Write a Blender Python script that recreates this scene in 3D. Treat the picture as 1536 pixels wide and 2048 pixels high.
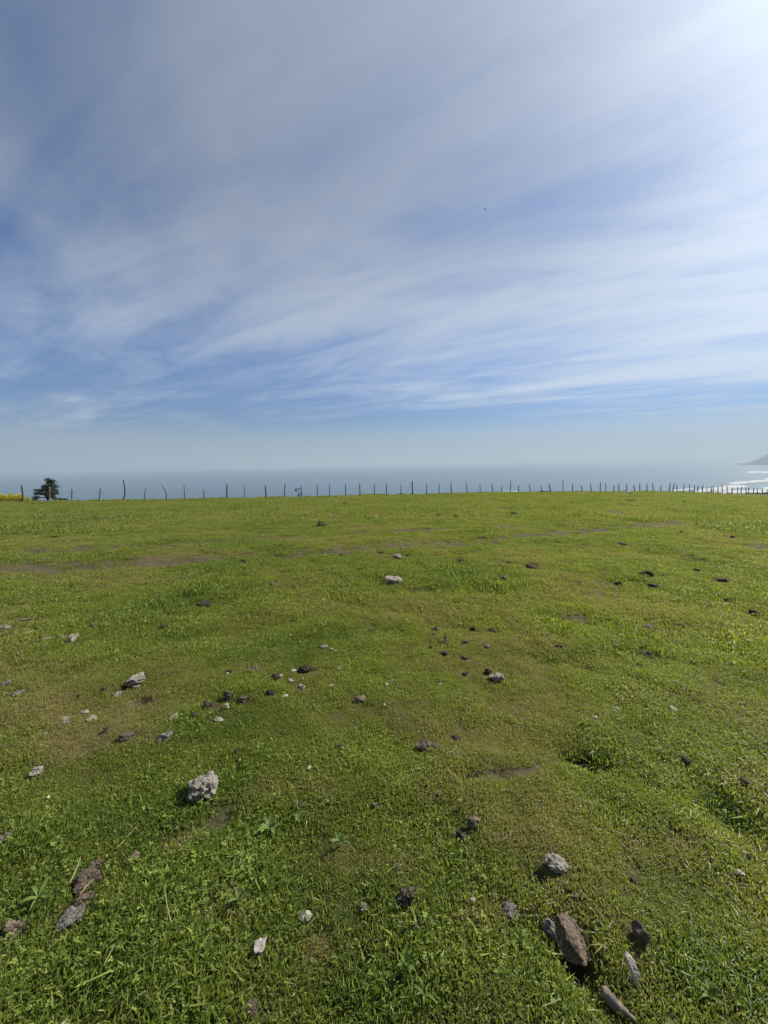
import bpy, bmesh, math, random
import numpy as np
from mathutils import Vector, Matrix, noise as mnoise
for o in list(bpy.data.objects): bpy.data.objects.remove(o)
scene = bpy.context.scene
col = scene.collection
R = math.radians

# ------------------------------------------------------------------ camera
EYE = 1.5
FPX = 740.0                                   # focal length in photograph pixels
CAM_M = Matrix.Rotation(R(90 - 7.43), 3, 'X') @ Matrix.Rotation(R(-1.08), 3, 'Z')
cam = bpy.data.cameras.new('camera'); cam_o = bpy.data.objects.new('camera', cam); col.objects.link(cam_o)
cam.sensor_fit = 'VERTICAL'; cam.sensor_height = 36.0; cam.sensor_width = 27.0; cam.lens = 36.0 * FPX / 2048.0
cam.clip_start = 0.02; cam.clip_end = 200000
cam_o.matrix_world = Matrix.Translation((0, 0, EYE)) @ CAM_M.to_4x4()
scene.camera = cam_o

# ------------------------------------------------------------------ sky and sun
SUN_AZ, SUN_EL = R(59), R(39)
sun_dir = Vector((math.sin(SUN_AZ) * math.cos(SUN_EL), math.cos(SUN_AZ) * math.cos(SUN_EL), math.sin(SUN_EL)))
sun = bpy.data.lights.new('sun', 'SUN'); sun_o = bpy.data.objects.new('sun', sun); col.objects.link(sun_o)
sun.energy = 5.0; sun.angle = R(0.55); sun.color = (1.0, 0.94, 0.85)
sun_o.rotation_euler = sun_dir.to_track_quat('Z', 'Y').to_euler()
sun_o.location = sun_dir * 50

world = bpy.data.worlds.new('World'); scene.world = world; world.use_nodes = True
SKY_STRENGTH = 0.05
EXPOSURE = 0.9
def build_world():
    nt = world.node_tree; nt.nodes.clear(); N = nt.nodes.new; L = nt.links.new
    def math_(op, a=None, b=None, clamp=False):
        n = N('ShaderNodeMath'); n.operation = op; n.use_clamp = clamp
        for i, v in enumerate((a, b)):
            if v is None: continue
            if isinstance(v, (int, float)): n.inputs[i].default_value = v
            else: L(v, n.inputs[i])
        return n.outputs[0]
    def mix(f, a, b, blend='MIX'):
        n = N('ShaderNodeMix'); n.data_type = 'RGBA'; n.blend_type = blend
        for s, v in ((n.inputs[0], f), (n.inputs[6], a), (n.inputs[7], b)):
            if isinstance(v, (int, float)): s.default_value = v
            elif isinstance(v, tuple): s.default_value = v
            else: L(v, s)
        return n.outputs[2]
    def smooth(v, lo, hi):
        n = N('ShaderNodeMapRange'); n.interpolation_type = 'SMOOTHSTEP'
        L(v, n.inputs[0]); n.inputs[1].default_value = lo; n.inputs[2].default_value = hi
        return n.outputs[0]
    sky = N('ShaderNodeTexSky'); sky.sky_type = 'NISHITA'; sky.sun_disc = False
    sky.sun_elevation = SUN_EL; sky.sun_rotation = SUN_AZ
    sky.altitude = 90; sky.air_density = 1.0; sky.dust_density = 0.4; sky.ozone_density = 3.0
    tc = N('ShaderNodeTexCoord'); d = tc.outputs['Generated']
    nrm = N('ShaderNodeVectorMath'); nrm.operation = 'NORMALIZE'; L(d, nrm.inputs[0]); d = nrm.outputs[0]
    sep = N('ShaderNodeSeparateXYZ'); L(d, sep.inputs[0])
    z = math_('MAXIMUM', sep.outputs[2], 0.0)
    zc = math_('ADD', z, 0.035)
    px = math_('DIVIDE', sep.outputs[0], zc); py = math_('DIVIDE', sep.outputs[1], zc)
    al = math_('ADD', math_('MULTIPLY', px, 0.87), math_('MULTIPLY', py, -0.50))   # along the cirrus bands
    ac = math_('ADD', math_('MULTIPLY', px, 0.50), math_('MULTIPLY', py, 0.87))    # across them
    def noise(sa, sc, w, detail, rough, dist=0.0, lac=2.0):
        cb = N('ShaderNodeCombineXYZ'); L(math_('MULTIPLY', al, sa), cb.inputs[0]); L(math_('MULTIPLY', ac, sc), cb.inputs[1]); cb.inputs[2].default_value = w
        n = N('ShaderNodeTexNoise'); n.noise_dimensions = '3D'; L(cb.outputs[0], n.inputs['Vector'])
        n.inputs['Scale'].default_value = 1.0; n.inputs['Detail'].default_value = detail; n.inputs['Roughness'].default_value = rough
        n.inputs['Distortion'].default_value = dist; n.inputs['Lacunarity'].default_value = lac
        return n.outputs[0]
    broad = noise(0.30, 0.66, 3.1, 4, 0.52, 1.0)
    fine = noise(0.55, 1.8, 7.7, 8, 0.6, 1.5)
    wisp = noise(1.4, 4.2, 1.3, 7, 0.64, 1.8)
    # the cirrus sheet: thick near the sun's side, thin to the left, with an edge far out that leaves a strip of blue
    bias = math_('ADD', smooth(al, -4.2, 1.6), math_('MULTIPLY', smooth(ac, 5.0, 6.0), -1.0))
    s = math_('ADD', math_('MULTIPLY', math_('SUBTRACT', broad, 0.5), 2.7), math_('MULTIPLY', math_('MULTIPLY', math_('SUBTRACT', fine, 0.5), 1.6), math_('SUBTRACT', 1.0, math_('MULTIPLY', smooth(z, 0.2, 0.7), 0.42))))
    s = math_('ADD', s, math_('MULTIPLY', math_('SUBTRACT', wisp, 0.5), math_('MULTIPLY', math_('SUBTRACT', 1.0, smooth(z, 0.3, 0.85)), 0.65)))
    s = math_('ADD', s, math_('MULTIPLY', bias, 0.9))
    alpha = math_('MULTIPLY', smooth(s, -0.45, 1.20), 0.94)
    # low bank of thin haze cloud at the horizon
    low = math_('MULTIPLY', math_('SUBTRACT', 1.0, smooth(z, 0.02, 0.12)), 0.93)
    alpha = math_('MAXIMUM', alpha, low)
    # cloud brightness: ice scatters forward, so brighter towards the sun
    dot = N('ShaderNodeVectorMath'); dot.operation = 'DOT_PRODUCT'; L(d, dot.inputs[0]); dot.inputs[1].default_value = sun_dir
    c = math_('MAXIMUM', dot.outputs['Value'], 0.0)
    glow = math_('ADD', math_('MULTIPLY', math_('POWER', c, 2.5), 0.26), math_('MULTIPLY', math_('POWER', c, 16.0), 0.80))
    lum = math_('ADD', math_('ADD', 0.325, math_('MULTIPLY', math_('SUBTRACT', 1.0, smooth(z, 0.14, 0.6)), math_('MULTIPLY', smooth(z, 0.0, 0.16), 0.26))), glow)
    lum = math_('DIVIDE', lum, SKY_STRENGTH * 2 ** EXPOSURE)
    cc = N('ShaderNodeVectorMath'); cc.operation = 'SCALE'; L(mix(math_('POWER', c, 7.0), (0.85, 1.0, 1.25, 1), (0.92, 1.0, 1.09, 1)), cc.inputs[0]); L(lum, cc.inputs['Scale'])
    clear = mix(1.0, sky.outputs[0], (0.70, 0.85, 1.12, 1), 'MULTIPLY')
    clear = mix(smooth(z, 0.05, 0.30), mix(1.0, clear, (0.60, 0.69, 0.80, 1), 'MULTIPLY'), clear)
    out = mix(alpha, clear, cc.outputs[0])
    bg = N('ShaderNodeBackground'); L(out, bg.inputs[0]); bg.inputs[1].default_value = SKY_STRENGTH
    wo = N('ShaderNodeOutputWorld'); L(bg.outputs[0], wo.inputs[0])
build_world()
scene.view_settings.view_transform = 'Standard'; scene.view_settings.look = 'None'
scene.view_settings.exposure = EXPOSURE; scene.view_settings.gamma = 1.0; scene.view_settings.use_curve_mapping = False
scene.render.engine = 'CYCLES'
cy = scene.cycles
cy.max_bounces = 6; cy.diffuse_bounces = 3; cy.glossy_bounces = 2; cy.transmission_bounces = 3; cy.transparent_max_bounces = 6; cy.volume_bounces = 1
cy.caustics_reflective = False; cy.caustics_refractive = False

# ------------------------------------------------------------------ noise in numpy
def _hash(ix, iy, seed):
    h = (ix.astype(np.int64) * 374761393 + iy.astype(np.int64) * 668265263 + seed * 982451653) & 0xffffffff
    h = ((h ^ (h >> 13)) * 1274126177) & 0xffffffff
    return (h ^ (h >> 16)) & 0xffffffff
def perlin(x, y, seed=0):
    x = np.asarray(x, float); y = np.asarray(y, float)
    x0 = np.floor(x); y0 = np.floor(y); fx = x - x0; fy = y - y0
    u = fx**3 * (fx * (fx * 6 - 15) + 10); v = fy**3 * (fy * (fy * 6 - 15) + 10)
    def g(dx, dy):
        a = _hash(x0 + dx, y0 + dy, seed) / 4294967296.0 * 2 * math.pi
        return np.cos(a) * (fx - dx) + np.sin(a) * (fy - dy)
    return ((g(0,0)*(1-u) + g(1,0)*u)*(1-v) + (g(0,1)*(1-u) + g(1,1)*u)*v) * 1.5
def fbm(x, y, wl, octv=3, seed=0):
    s = 0; a = 1.0; t = 0
    for i in range(octv):
        s = s + a * perlin(x / wl, y / wl, seed + i * 17); t += a; a *= 0.5; wl *= 0.5
    return s / t
def sstep(x, a, b):
    t = np.clip((np.asarray(x, float) - a) / (b - a), 0, 1); return t * t * (3 - 2 * t)

# ------------------------------------------------------------------ the shape of the land
def ray(px, py):
    return (CAM_M @ Vector((px - 768.0, 1024.0 - py, -FPX))).normalized()
CREST = [(-40,1006),(44,1004.5),(144,1004),(200,1003),(290,1002),(370,1000),(455,998.5),(530,997),(610,995),(690,993.5),(735,991),(800,991),(875,989.5),(930,987.5),(1000,985.5),(1080,985),(1145,984.5),(1240,984),(1300,983.5),(1370,984.5),(1420,986),(1480,988),(1540,988.5),(1580,989)]
_az, _S = [], []
def fence_r(az):
    den = np.cos(az) - 0.36 * np.sin(az)
    r = 43.0 / np.maximum(den, 0.30)
    return r + 400 * sstep(np.abs(az), 1.05, 1.6)
for (px, py) in CREST:
    d = ray(px, py); az = math.atan2(d.x, d.y); hd = math.hypot(d.x, d.y)
    _az.append(az); _S.append(-d.z / hd - EYE / float(fence_r(np.array(az))))
_az = [-math.pi, -2.2, -1.2] + _az + [1.2, 2.2, math.pi]
_S = [0.0, 0.0, _S[0] * 0.8] + _S + [_S[-1] * 0.8, 0.0, 0.0]
_az = np.array(_az); _S = np.array(_S)
# soften the cone's tables a little
_ag = np.linspace(-math.pi, math.pi, 1441); _Sg = np.interp(_ag, _az, _S); _k = np.ones(9) / 9; _Sg = np.convolve(np.pad(_Sg, 4, mode='edge'), _k, 'valid')
HOLLOWS = []        # (x, y, radius, depth): hoof holes, scrapes and shadow dips under clods, filled further down
def height(x, y):
    x = np.asarray(x, float); y = np.asarray(y, float)
    r = np.hypot(x, y); az = np.arctan2(x, y)
    h = -r * np.interp(az, _ag, _Sg)
    rf = fence_r(az)
    near = 1 - sstep(r, 25, 60) * 0.7
    n = 0.065 * fbm(x, y, 2.6, 2, 3) + 0.050 * fbm(x, y, 0.9, 2, 11) * near + 0.026 * fbm(x, y, 0.42, 1, 13) * (1 - sstep(r, 12, 22)) + 0.020 * fbm(x, y, 0.24, 2, 23) * (1 - sstep(r, 6, 14))
    n = n + 0.13 * fbm(x, y, 9.0, 2, 31) * sstep(r, 3, 12) * (1 - 0.75 * sstep(r, 20, 30))
    h = h + n
    for hx, hy, hr, hd in HOLLOWS:
        q = ((x - hx)**2 + (y - hy)**2) / (hr * hr)
        h = h - hd * np.exp(-q * 1.6)
    g = np.maximum(r - rf - 1.2, 0)
    h = h - 0.55 * g * g / (g + 9.0)
    return np.maximum(h, -99.0)
def h1(x, y): return float(height(np.array([x]), np.array([y]))[0])
def at(px, py):
    """ground point seen at a photograph pixel"""
    d = ray(px, py); t = np.concatenate([np.arange(0.9, 12, 0.02), np.arange(12, 110, 0.1)])
    z = EYE + d.z * t - height(d.x * t, d.y * t)
    i = int(np.argmax(z <= 0)) if np.any(z <= 0) else len(t) - 1
    if i > 0 and z[i] <= 0: tt = t[i-1] + (t[i] - t[i-1]) * z[i-1] / (z[i-1] - z[i])
    else: tt = t[i]
    return Vector((d.x * tt, d.y * tt, h1(d.x * tt, d.y * tt)))
FWD = CAM_M @ Vector((0, 0, -1))
def scale_at(p): return (p - Vector((0, 0, EYE))).dot(FWD) / FPX            # metres per photograph pixel there

for (px, py, rp, dep) in [(1150,1945,32,.10),(1180,1530,34,.09),(1145,1528,22,.06),(1000,1546,26,.04),(940,1550,22,.03),(1072,1757,16,.04),(283,1407,20,.035),(20,1880,26,.04),(1440,1640,60,.04),(1290,1308,30,.05)]:  # hole below the slab and dip by the tilted clod deepen their shadows
    p = at(px, py); HOLLOWS.append((p.x, p.y, rp * scale_at(p) * 1.3, dep))

# --------------------------- ground cover masks
def poly(pts): return [at(*p).xy for p in pts]
TRACKS = [(poly([(-160,1152),(100,1134),(260,1128),(400,1121),(500,1116),(640,1104),(768,1091),(880,1088),(993,1081),(1088,1069),(1250,1053),(1400,1045)]), 0.66, 0.88),
          (poly([(-160,1116),(0,1105),(160,1098),(300,1092),(420,1084),(550,1076),(725,1068),(860,1060),(942,1053),(1010,1052),(1100,1046)]), 0.52, 0.78),
          (poly([(905,1551),(960,1549),(1010,1545),(1060,1539),(1130,1527)]), 0.040, 1.1),
          (poly([(1500,1165),(1300,1150),(1150,1135),(1000,1128)]), 0.12, 0.25)]
SPOTS = []          # x, y, rx, ry, bare, dry, lush
def spot(px, py, w, h, bare=0, dry=0, lush=0):
    p = at(px, py); a = at(px, py - h / 2); b = at(px, py + h / 2); s = scale_at(p)
    SPOTS.append((p.x, p.y, w * s / 2, max((a.xy - b.xy).length / 2, .02), bare, dry, lush))
for a in [(1153,1235,80,28,.75,.5,0),(175,1760,46,50,.9,.2,0),(150,1825,60,40,.75,.3,0),(283,1407,44,24,.8,.2,0),(1458,1206,60,16,.6,.3,0),(1513,1092,40,6,.6,.2,0),(1072,1757,26,26,.9,0,0),(1148,1945,44,60,.95,0,0),(1175,1529,60,14,.95,0,0),(440,1410,60,34,.45,.3,0),(852,1490,44,20,.7,.2,0),(1297,1256,40,10,.5,.3,0),(20,1885,30,40,.8,0,0),(555,2000,60,40,.4,.7,0),(790,1112,90,14,.5,.4,0),(1063,1135,40,8,.5,0,0),(1390,1060,90,20,.25,.2,0),(700,1052,260,10,.15,.2,0),  # bare soil below slab and tilted clod also puts their shadow into the colour
          (1460,1620,150,80,0,0,1),(560,1300,260,60,0,0,.8),(680,1270,120,40,0,0,.7),(430,1440,200,60,0,0,.7),(380,1268,110,30,0,0,.8),(1130,1310,240,30,0,0,.6),(340,1215,170,24,0,0,.5),(900,1160,330,40,0,0,.5),(1220,1520,140,50,0,0,.8),(250,1640,260,70,0,0,.5),(200,1950,260,100,0,0,.5),(1440,1950,260,150,0,0,.8),(760,1990,300,70,0,0,.5),(1480,1370,110,24,0,0,.6),(1290,1312,90,34,0,0,.9),(1330,1800,260,160,0,0,.4),
          (70,1410,160,60,0,.8,0),(170,1480,220,60,0,.7,0),(270,1420,110,50,0,.6,0),(360,1690,80,50,0,.7,0),(640,1905,110,70,0,.8,0),(420,1830,160,80,0,.7,0),(980,1480,260,60,0,.5,0),(1100,1420,200,60,0,.4,0),(600,1580,240,60,0,.4,0),(720,1720,300,60,0,.4,0),(960,1840,180,80,0,.5,0),(1060,1660,260,70,0,.35,0),(900,1330,220,40,0,.4,0),(90,1330,220,30,0,.2,0),(1330,1700,180,50,0,.3,0)]:
    spot(*a)
_sp = np.array(SPOTS)
def masks(x, y):
    x = np.asarray(x, float); y = np.asarray(y, float)
    n1 = fbm(x, y, 1.7, 3, 51); n2 = fbm(x, y, 0.42, 3, 61); n3 = fbm(x, y, 5.0, 3, 71); n4 = fbm(x, y, 0.13, 2, 81)
    bare = np.zeros_like(x)
    for pts, w, amt in TRACKS:
        dmin = np.full_like(x, 1e9)
        for a, b in zip(pts[:-1], pts[1:]):
            ax, ay = a; bx, by = b; dx, dy = bx - ax, by - ay; ll = dx*dx + dy*dy
            t = np.clip(((x - ax) * dx + (y - ay) * dy) / ll, 0, 1)
            dmin = np.minimum(dmin, np.hypot(x - ax - t * dx, y - ay - t * dy))
        e = 1 - sstep(dmin / w + 0.7 * n2, 0.45, 1.25)
        bare = np.maximum(bare, e * np.clip(amt + 0.15 * n1 + 0.9 * n2 + 1.1 * n4, 0, 1))
    n5 = fbm(x, y, 0.6, 2, 67); bare = np.maximum(bare, .75 * sstep(n5, .46, .64))
    dry = np.clip(0.13 + 0.5 * bare + 1.15 * n1 + 0.65 * n2 - 0.25 * n3, 0, 1)
    lush = np.clip(0.16 - 0.9 * n1 + 0.95 * n3 + 0.55 * n4 + .3 * n2, 0, 1)
    for sx, sy, rx, ry, b, dd, ll in _sp:
        m = (np.abs(x - sx) < rx * 2.2) & (np.abs(y - sy) < ry * 2.2)
        if not m.any(): continue
        q = np.hypot((x[m] - sx) / rx, (y[m] - sy) / ry) + 0.55 * n2[m] + 0.25 * n4[m]
        e = 1 - sstep(q, 0.55, 1.25)
        bare[m] = np.maximum(bare[m], e * b); dry[m] = np.clip(dry[m] + e * dd - e * ll * .7, 0, 1); lush[m] = np.clip(lush[m] + e * ll - e * dd * .7, 0, 1)
    return bare, dry, lush

# ------------------------------------------------------------------ helpers
def tag(o, label=None, cat=None, group=None, kind=None):
    if label: o['label'] = label
    if cat: o['category'] = cat
    if group: o['group'] = group
    if kind: o['kind'] = kind
    return o
def mesh_np(name, verts, faces, mat=None, smooth=True):
    me = bpy.data.meshes.new(name); me.from_pydata([tuple(v) for v in verts], [], faces); me.update()
    if mat: me.materials.append(mat)
    if smooth: me.polygons.foreach_set('use_smooth', [True] * len(me.polygons))
    return me
def link(name, me, parent=None, loc=None):
    o = bpy.data.objects.new(name, me); col.objects.link(o)
    if parent is not None: o.parent = parent
    if loc is not None: o.location = loc
    return o
def attr(me, name, vals, typ='FLOAT'):
    a = me.attributes.new(name, typ, 'POINT'); a.data.foreach_set('value' if typ != 'FLOAT_VECTOR' else 'vector', np.asarray(vals).ravel())

class NT:
    def __init__(s, name):
        s.m = bpy.data.materials.new(name); s.m.use_nodes = True; s.t = s.m.node_tree; s.t.nodes.clear()
        s.out = s.n('ShaderNodeOutputMaterial')
    def n(s, typ, **kw):
        x = s.t.nodes.new(typ)
        for k, v in kw.items(): setattr(x, k, v)
        return x
    def put(s, sock, v):
        if isinstance(v, bpy.types.NodeSocket): s.t.links.new(v, sock)
        else: sock.default_value = v
    def attr(s, name, inst=False):
        a = s.n('ShaderNodeAttribute', attribute_name=name, attribute_type='INSTANCER' if inst else 'GEOMETRY'); return a.outputs['Fac']
    def math(s, op, a, b=0.0, clamp=False):
        x = s.n('ShaderNodeMath', operation=op, use_clamp=clamp); s.put(x.inputs[0], a); s.put(x.inputs[1], b); return x.outputs[0]
    def mix(s, f, a, b, blend='MIX'):
        x = s.n('ShaderNodeMix', data_type='RGBA', blend_type=blend); s.put(x.inputs[0], f)
        for i, v in ((6, a), (7, b)): s.put(x.inputs[i], v if isinstance(v, bpy.types.NodeSocket) else (*v, 1))
        return x.outputs[2]
    def step(s, v, lo, hi):
        x = s.n('ShaderNodeMapRange', interpolation_type='SMOOTHSTEP'); s.put(x.inputs[0], v); x.inputs[1].default_value = lo; x.inputs[2].default_value = hi; return x.outputs[0]
    def noise(s, scale, detail=4, rough=.55, vec=None, dist=0):
        x = s.n('ShaderNodeTexNoise'); x.inputs['Scale'].default_value = scale; x.inputs['Detail'].default_value = detail; x.inputs['Roughness'].default_value = rough; x.inputs['Distortion'].default_value = dist
        if vec is not None: s.put(x.inputs['Vector'], vec)
        return x.outputs[0]
    def obj(s): return s.n('ShaderNodeTexCoord').outputs['Object']
    def pos(s): return s.n('ShaderNodeNewGeometry').outputs['Position']
    def bump(s, h, strength=.5, dist=.01):
        b = s.n('ShaderNodeBump'); s.put(b.inputs['Height'], h); b.inputs['Strength'].default_value = strength; b.inputs['Distance'].default_value = dist; return b.outputs[0]
    def principled(s, colr, rough=.8, spec=.3, normal=None):
        p = s.n('ShaderNodeBsdfPrincipled'); s.put(p.inputs['Base Color'], colr if isinstance(colr, bpy.types.NodeSocket) else (*colr, 1)); s.put(p.inputs['Roughness'], rough); p.inputs['Specular IOR Level'].default_value = spec
        if normal is not None: s.put(p.inputs['Normal'], normal)
        return p.outputs[0]
    def done(s, sh): s.t.links.new(sh, s.out.inputs[0]); return s.m

def leafy(name, colour_fn, trans=.4, rough=.45, spec=.35):
    k = NT(name); c = colour_fn(k)
    p = k.principled(c, rough, spec)
    t = k.n('ShaderNodeBsdfTranslucent'); tc = k.mix(1.0, c, (1.35, 1.35, .68), 'MULTIPLY'); k.put(t.inputs[0], tc)
    m = k.n('ShaderNodeMixShader'); m.inputs[0].default_value = trans; k.put(m.inputs[1], p); k.put(m.inputs[2], t.outputs[0])
    return k.done(m.outputs[0])
def grass_col(k):
    dry = k.attr('dry', True); lush = k.attr('lush', True); r = k.attr('rnd'); t = k.attr('tip')
    c = k.mix(lush, (.156, .206, .036), (.056, .116, .018))
    c = k.mix(k.math('MULTIPLY', k.math('POWER', r, 3.0), .9), c, (.40, .44, .10))
    straw = k.math('GREATER_THAN', k.math('ADD', k.math('MULTIPLY', dry, .60), k.attr('rnd2')), 1.0)
    c = k.mix(straw, c, (.29, .235, .125))
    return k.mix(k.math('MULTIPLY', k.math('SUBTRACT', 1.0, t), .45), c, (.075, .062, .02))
M = {}
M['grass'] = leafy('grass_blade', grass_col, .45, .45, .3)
def clover_col(k):
    r = k.attr('rnd'); c = k.mix(r, (.070, .128, .018), (.190, .245, .045)); return c
M['clover'] = leafy('clover_leaf', clover_col, .35, .55, .22)
def straw_col(k): return k.mix(k.attr('rnd'), (.16, .12, .055), (.34, .29, .16))
M['straw'] = leafy('dry_straw', straw_col, .25, .5, .3)
def weed_col(k): return k.mix(k.noise(30, 3, .6, k.obj()), (.065, .12, .022), (.13, .185, .05))
M['weed'] = leafy('weed_leaf', weed_col, .3, .6, .18)
def tree_col(k): return k.mix(k.attr('rnd'), (.012, .026, .010), (.045, .062, .022))
M['tree_leaf'] = leafy('dark_tree_leaf', tree_col, .2, .5, .3)
def bush_col(k): return k.mix(k.attr('rnd'), (.025, .045, .012), (.085, .10, .03))
M['bush_leaf'] = leafy('bush_leaf', bush_col, .25, .5, .3)
def yellow_col(k): return k.mix(k.attr('rnd'), (.40, .34, .012), (.55, .50, .04))
M['petal'] = leafy('yellow_petal', yellow_col, .35, .6, .2)
def stem_col(k): return k.mix(k.attr('rnd'), (.07, .10, .02), (.20, .19, .05))
M['stem'] = leafy('flower_stem', stem_col, .25, .6, .2)

def mat_ground():
    k = NT('pasture_soil'); p = k.pos()
    n = k.noise(9, 6, .6, p); n2 = k.noise(60, 5, .65, p); n3 = k.noise(1.1, 4, .55, p)
    thatch = k.mix(n, (.030, .031, .010), (.066, .060, .020))
    thatch = k.mix(k.math('MULTIPLY', k.attr('dry'), .6), thatch, (.15, .115, .05))
    thatch = k.mix(k.math('MULTIPLY', k.attr('lush'), .5), thatch, (.040, .062, .012))
    soil = k.mix(n2, (.030, .025, .015), (.088, .074, .046)); soil = k.mix(n3, soil, (.062, .054, .032))
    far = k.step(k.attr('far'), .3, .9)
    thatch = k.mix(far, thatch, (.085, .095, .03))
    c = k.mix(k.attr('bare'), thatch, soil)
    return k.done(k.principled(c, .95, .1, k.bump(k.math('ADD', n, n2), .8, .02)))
M['ground'] = mat_ground()
def mat_sea():
    k = NT('sea_water'); p = k.pos()
    w1 = k.noise(.045, 5, .6, p, .4); w2 = k.noise(.35, 4, .6, p); w3 = k.noise(.004, 3, .5, p)
    c = k.mix(w3, (.018, .050, .068), (.030, .066, .078))
    return k.done(k.principled(c, .22, .4, k.bump(k.math('ADD', w1, k.math('MULTIPLY', w2, .3)), .55, 2.0)))
M['sea'] = mat_sea()
def mat_foam():
    k = NT('sea_foam'); p = k.pos(); n = k.noise(.03, 6, .7, p, .8); n2 = k.noise(.3, 3, .6, p)
    edge = k.attr('edge'); f = k.step(k.math('ADD', k.math('MULTIPLY', edge, 1.1), k.math('MULTIPLY', k.math('SUBTRACT', n, .5), 1.8)), .15, 1.05)
    d = k.principled(k.mix(n2, (.27, .29, .30), (.40, .41, .415)), .9, .2)
    t = k.n('ShaderNodeBsdfTransparent'); m = k.n('ShaderNodeMixShader'); k.put(m.inputs[0], f); k.put(m.inputs[1], t.outputs[0]); k.put(m.inputs[2], d)
    return k.done(m.outputs[0])
M['foam'] = mat_foam()
def mat_hill():
    k = NT('far_hill'); p = k.pos(); n = k.noise(.004, 5, .6, p)
    return k.done(k.principled(k.mix(n, (.014, .019, .021), (.040, .043, .042)), .95, .1))
M['hill'] = mat_hill()
def mat_stone(name, lo, hi, pit, pit_amt, scale=1.0, spec=.25):
    k = NT(name); v = k.obj(); rv = k.n('ShaderNodeObjectInfo').outputs['Random']
    off = k.n('ShaderNodeVectorMath', operation='ADD'); k.put(off.inputs[0], v)
    cb = k.n('ShaderNodeCombineXYZ'); k.put(cb.inputs[0], k.math('MULTIPLY', rv, 37.0)); k.put(cb.inputs[1], k.math('MULTIPLY', rv, 91.0)); k.put(off.inputs[1], cb.outputs[0]); v = off.outputs[0]
    n = k.noise(28 * scale, 6, .65, v); n2 = k.noise(110 * scale, 4, .7, v); n3 = k.noise(14 * scale, 4, .6, v, .8)
    c = k.mix(k.step(n, .3, .7), lo, hi)
    c = k.mix(k.math('MULTIPLY', k.math('SUBTRACT', 1.0, k.step(n2, .40, .50)), pit_amt), c, pit)
    c = k.mix(k.math('MULTIPLY', k.step(n3, .58, .72), pit_amt * .8), c, pit)
    return k.done(k.principled(c, .92, spec, k.bump(k.math('ADD', n, k.math('MULTIPLY', n2, .6)), 1.0, .012)))
M['pale'] = mat_stone('pale_stone', (.165, .15, .12), (.29, .268, .222), (.045, .04, .03), .95)
M['grey'] = mat_stone('grey_stone', (.095, .088, .074), (.20, .187, .16), (.03, .027, .022), .9)
M['tan'] = mat_stone('tan_clod', (.085, .064, .044), (.185, .148, .108), (.028, .022, .015), .85)
M['brown'] = mat_stone('brown_clod', (.048, .037, .025), (.115, .092, .066), (.016, .013, .010), .85)
M['dark'] = mat_stone('dark_clod', (.010, .009, .007), (.042, .037, .030), (.006, .005, .004), .6)
M['white'] = mat_stone('bleached_flake', (.26, .245, .205), (.40, .38, .335), (.12, .11, .085), .4)
def mat_wood(name, a, b):
    k = NT(name); v = k.obj(); mp = k.n('ShaderNodeMapping'); k.put(mp.inputs[0], v); mp.inputs['Scale'].default_value = (9, 9, .8)
    n = k.noise(4, 5, .6, mp.outputs[0]); n2 = k.noise(3, 4, .6, v)
    c = k.mix(k.step(n, .3, .7), a, b); c = k.mix(k.math('MULTIPLY', n2, .4), c, tuple(x * .6 for x in a))
    return k.done(k.principled(c, .9, .2, k.bump(n, .7, .01)))
M['post_dark'] = mat_wood('weathered_dark_wood', (.030, .027, .024), (.085, .075, .066))
M['post_pale'] = mat_wood('weathered_pale_wood', (.11, .10, .085), (.23, .21, .18))
M['bark'] = mat_wood('tree_bark', (.05, .04, .03), (.13, .105, .08))
M['driftwood'] = mat_wood('bleached_root_wood', (.07, .056, .042), (.20, .17, .135))
def mat_metal():
    k = NT('rusty_wire'); return k.done(k.principled(k.mix(k.noise(6, 3, .5, k.pos()), (.10, .085, .075), (.22, .21, .20)), .7, .4))
M['wire'] = mat_metal()
def mat_bird():
    k = NT('bird_plumage'); return k.done(k.principled(k.mix(k.noise(8, 2, .5, k.obj()), (.02, .02, .022), (.05, .048, .045)), .8, .2))
M['bird'] = mat_bird()

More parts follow.
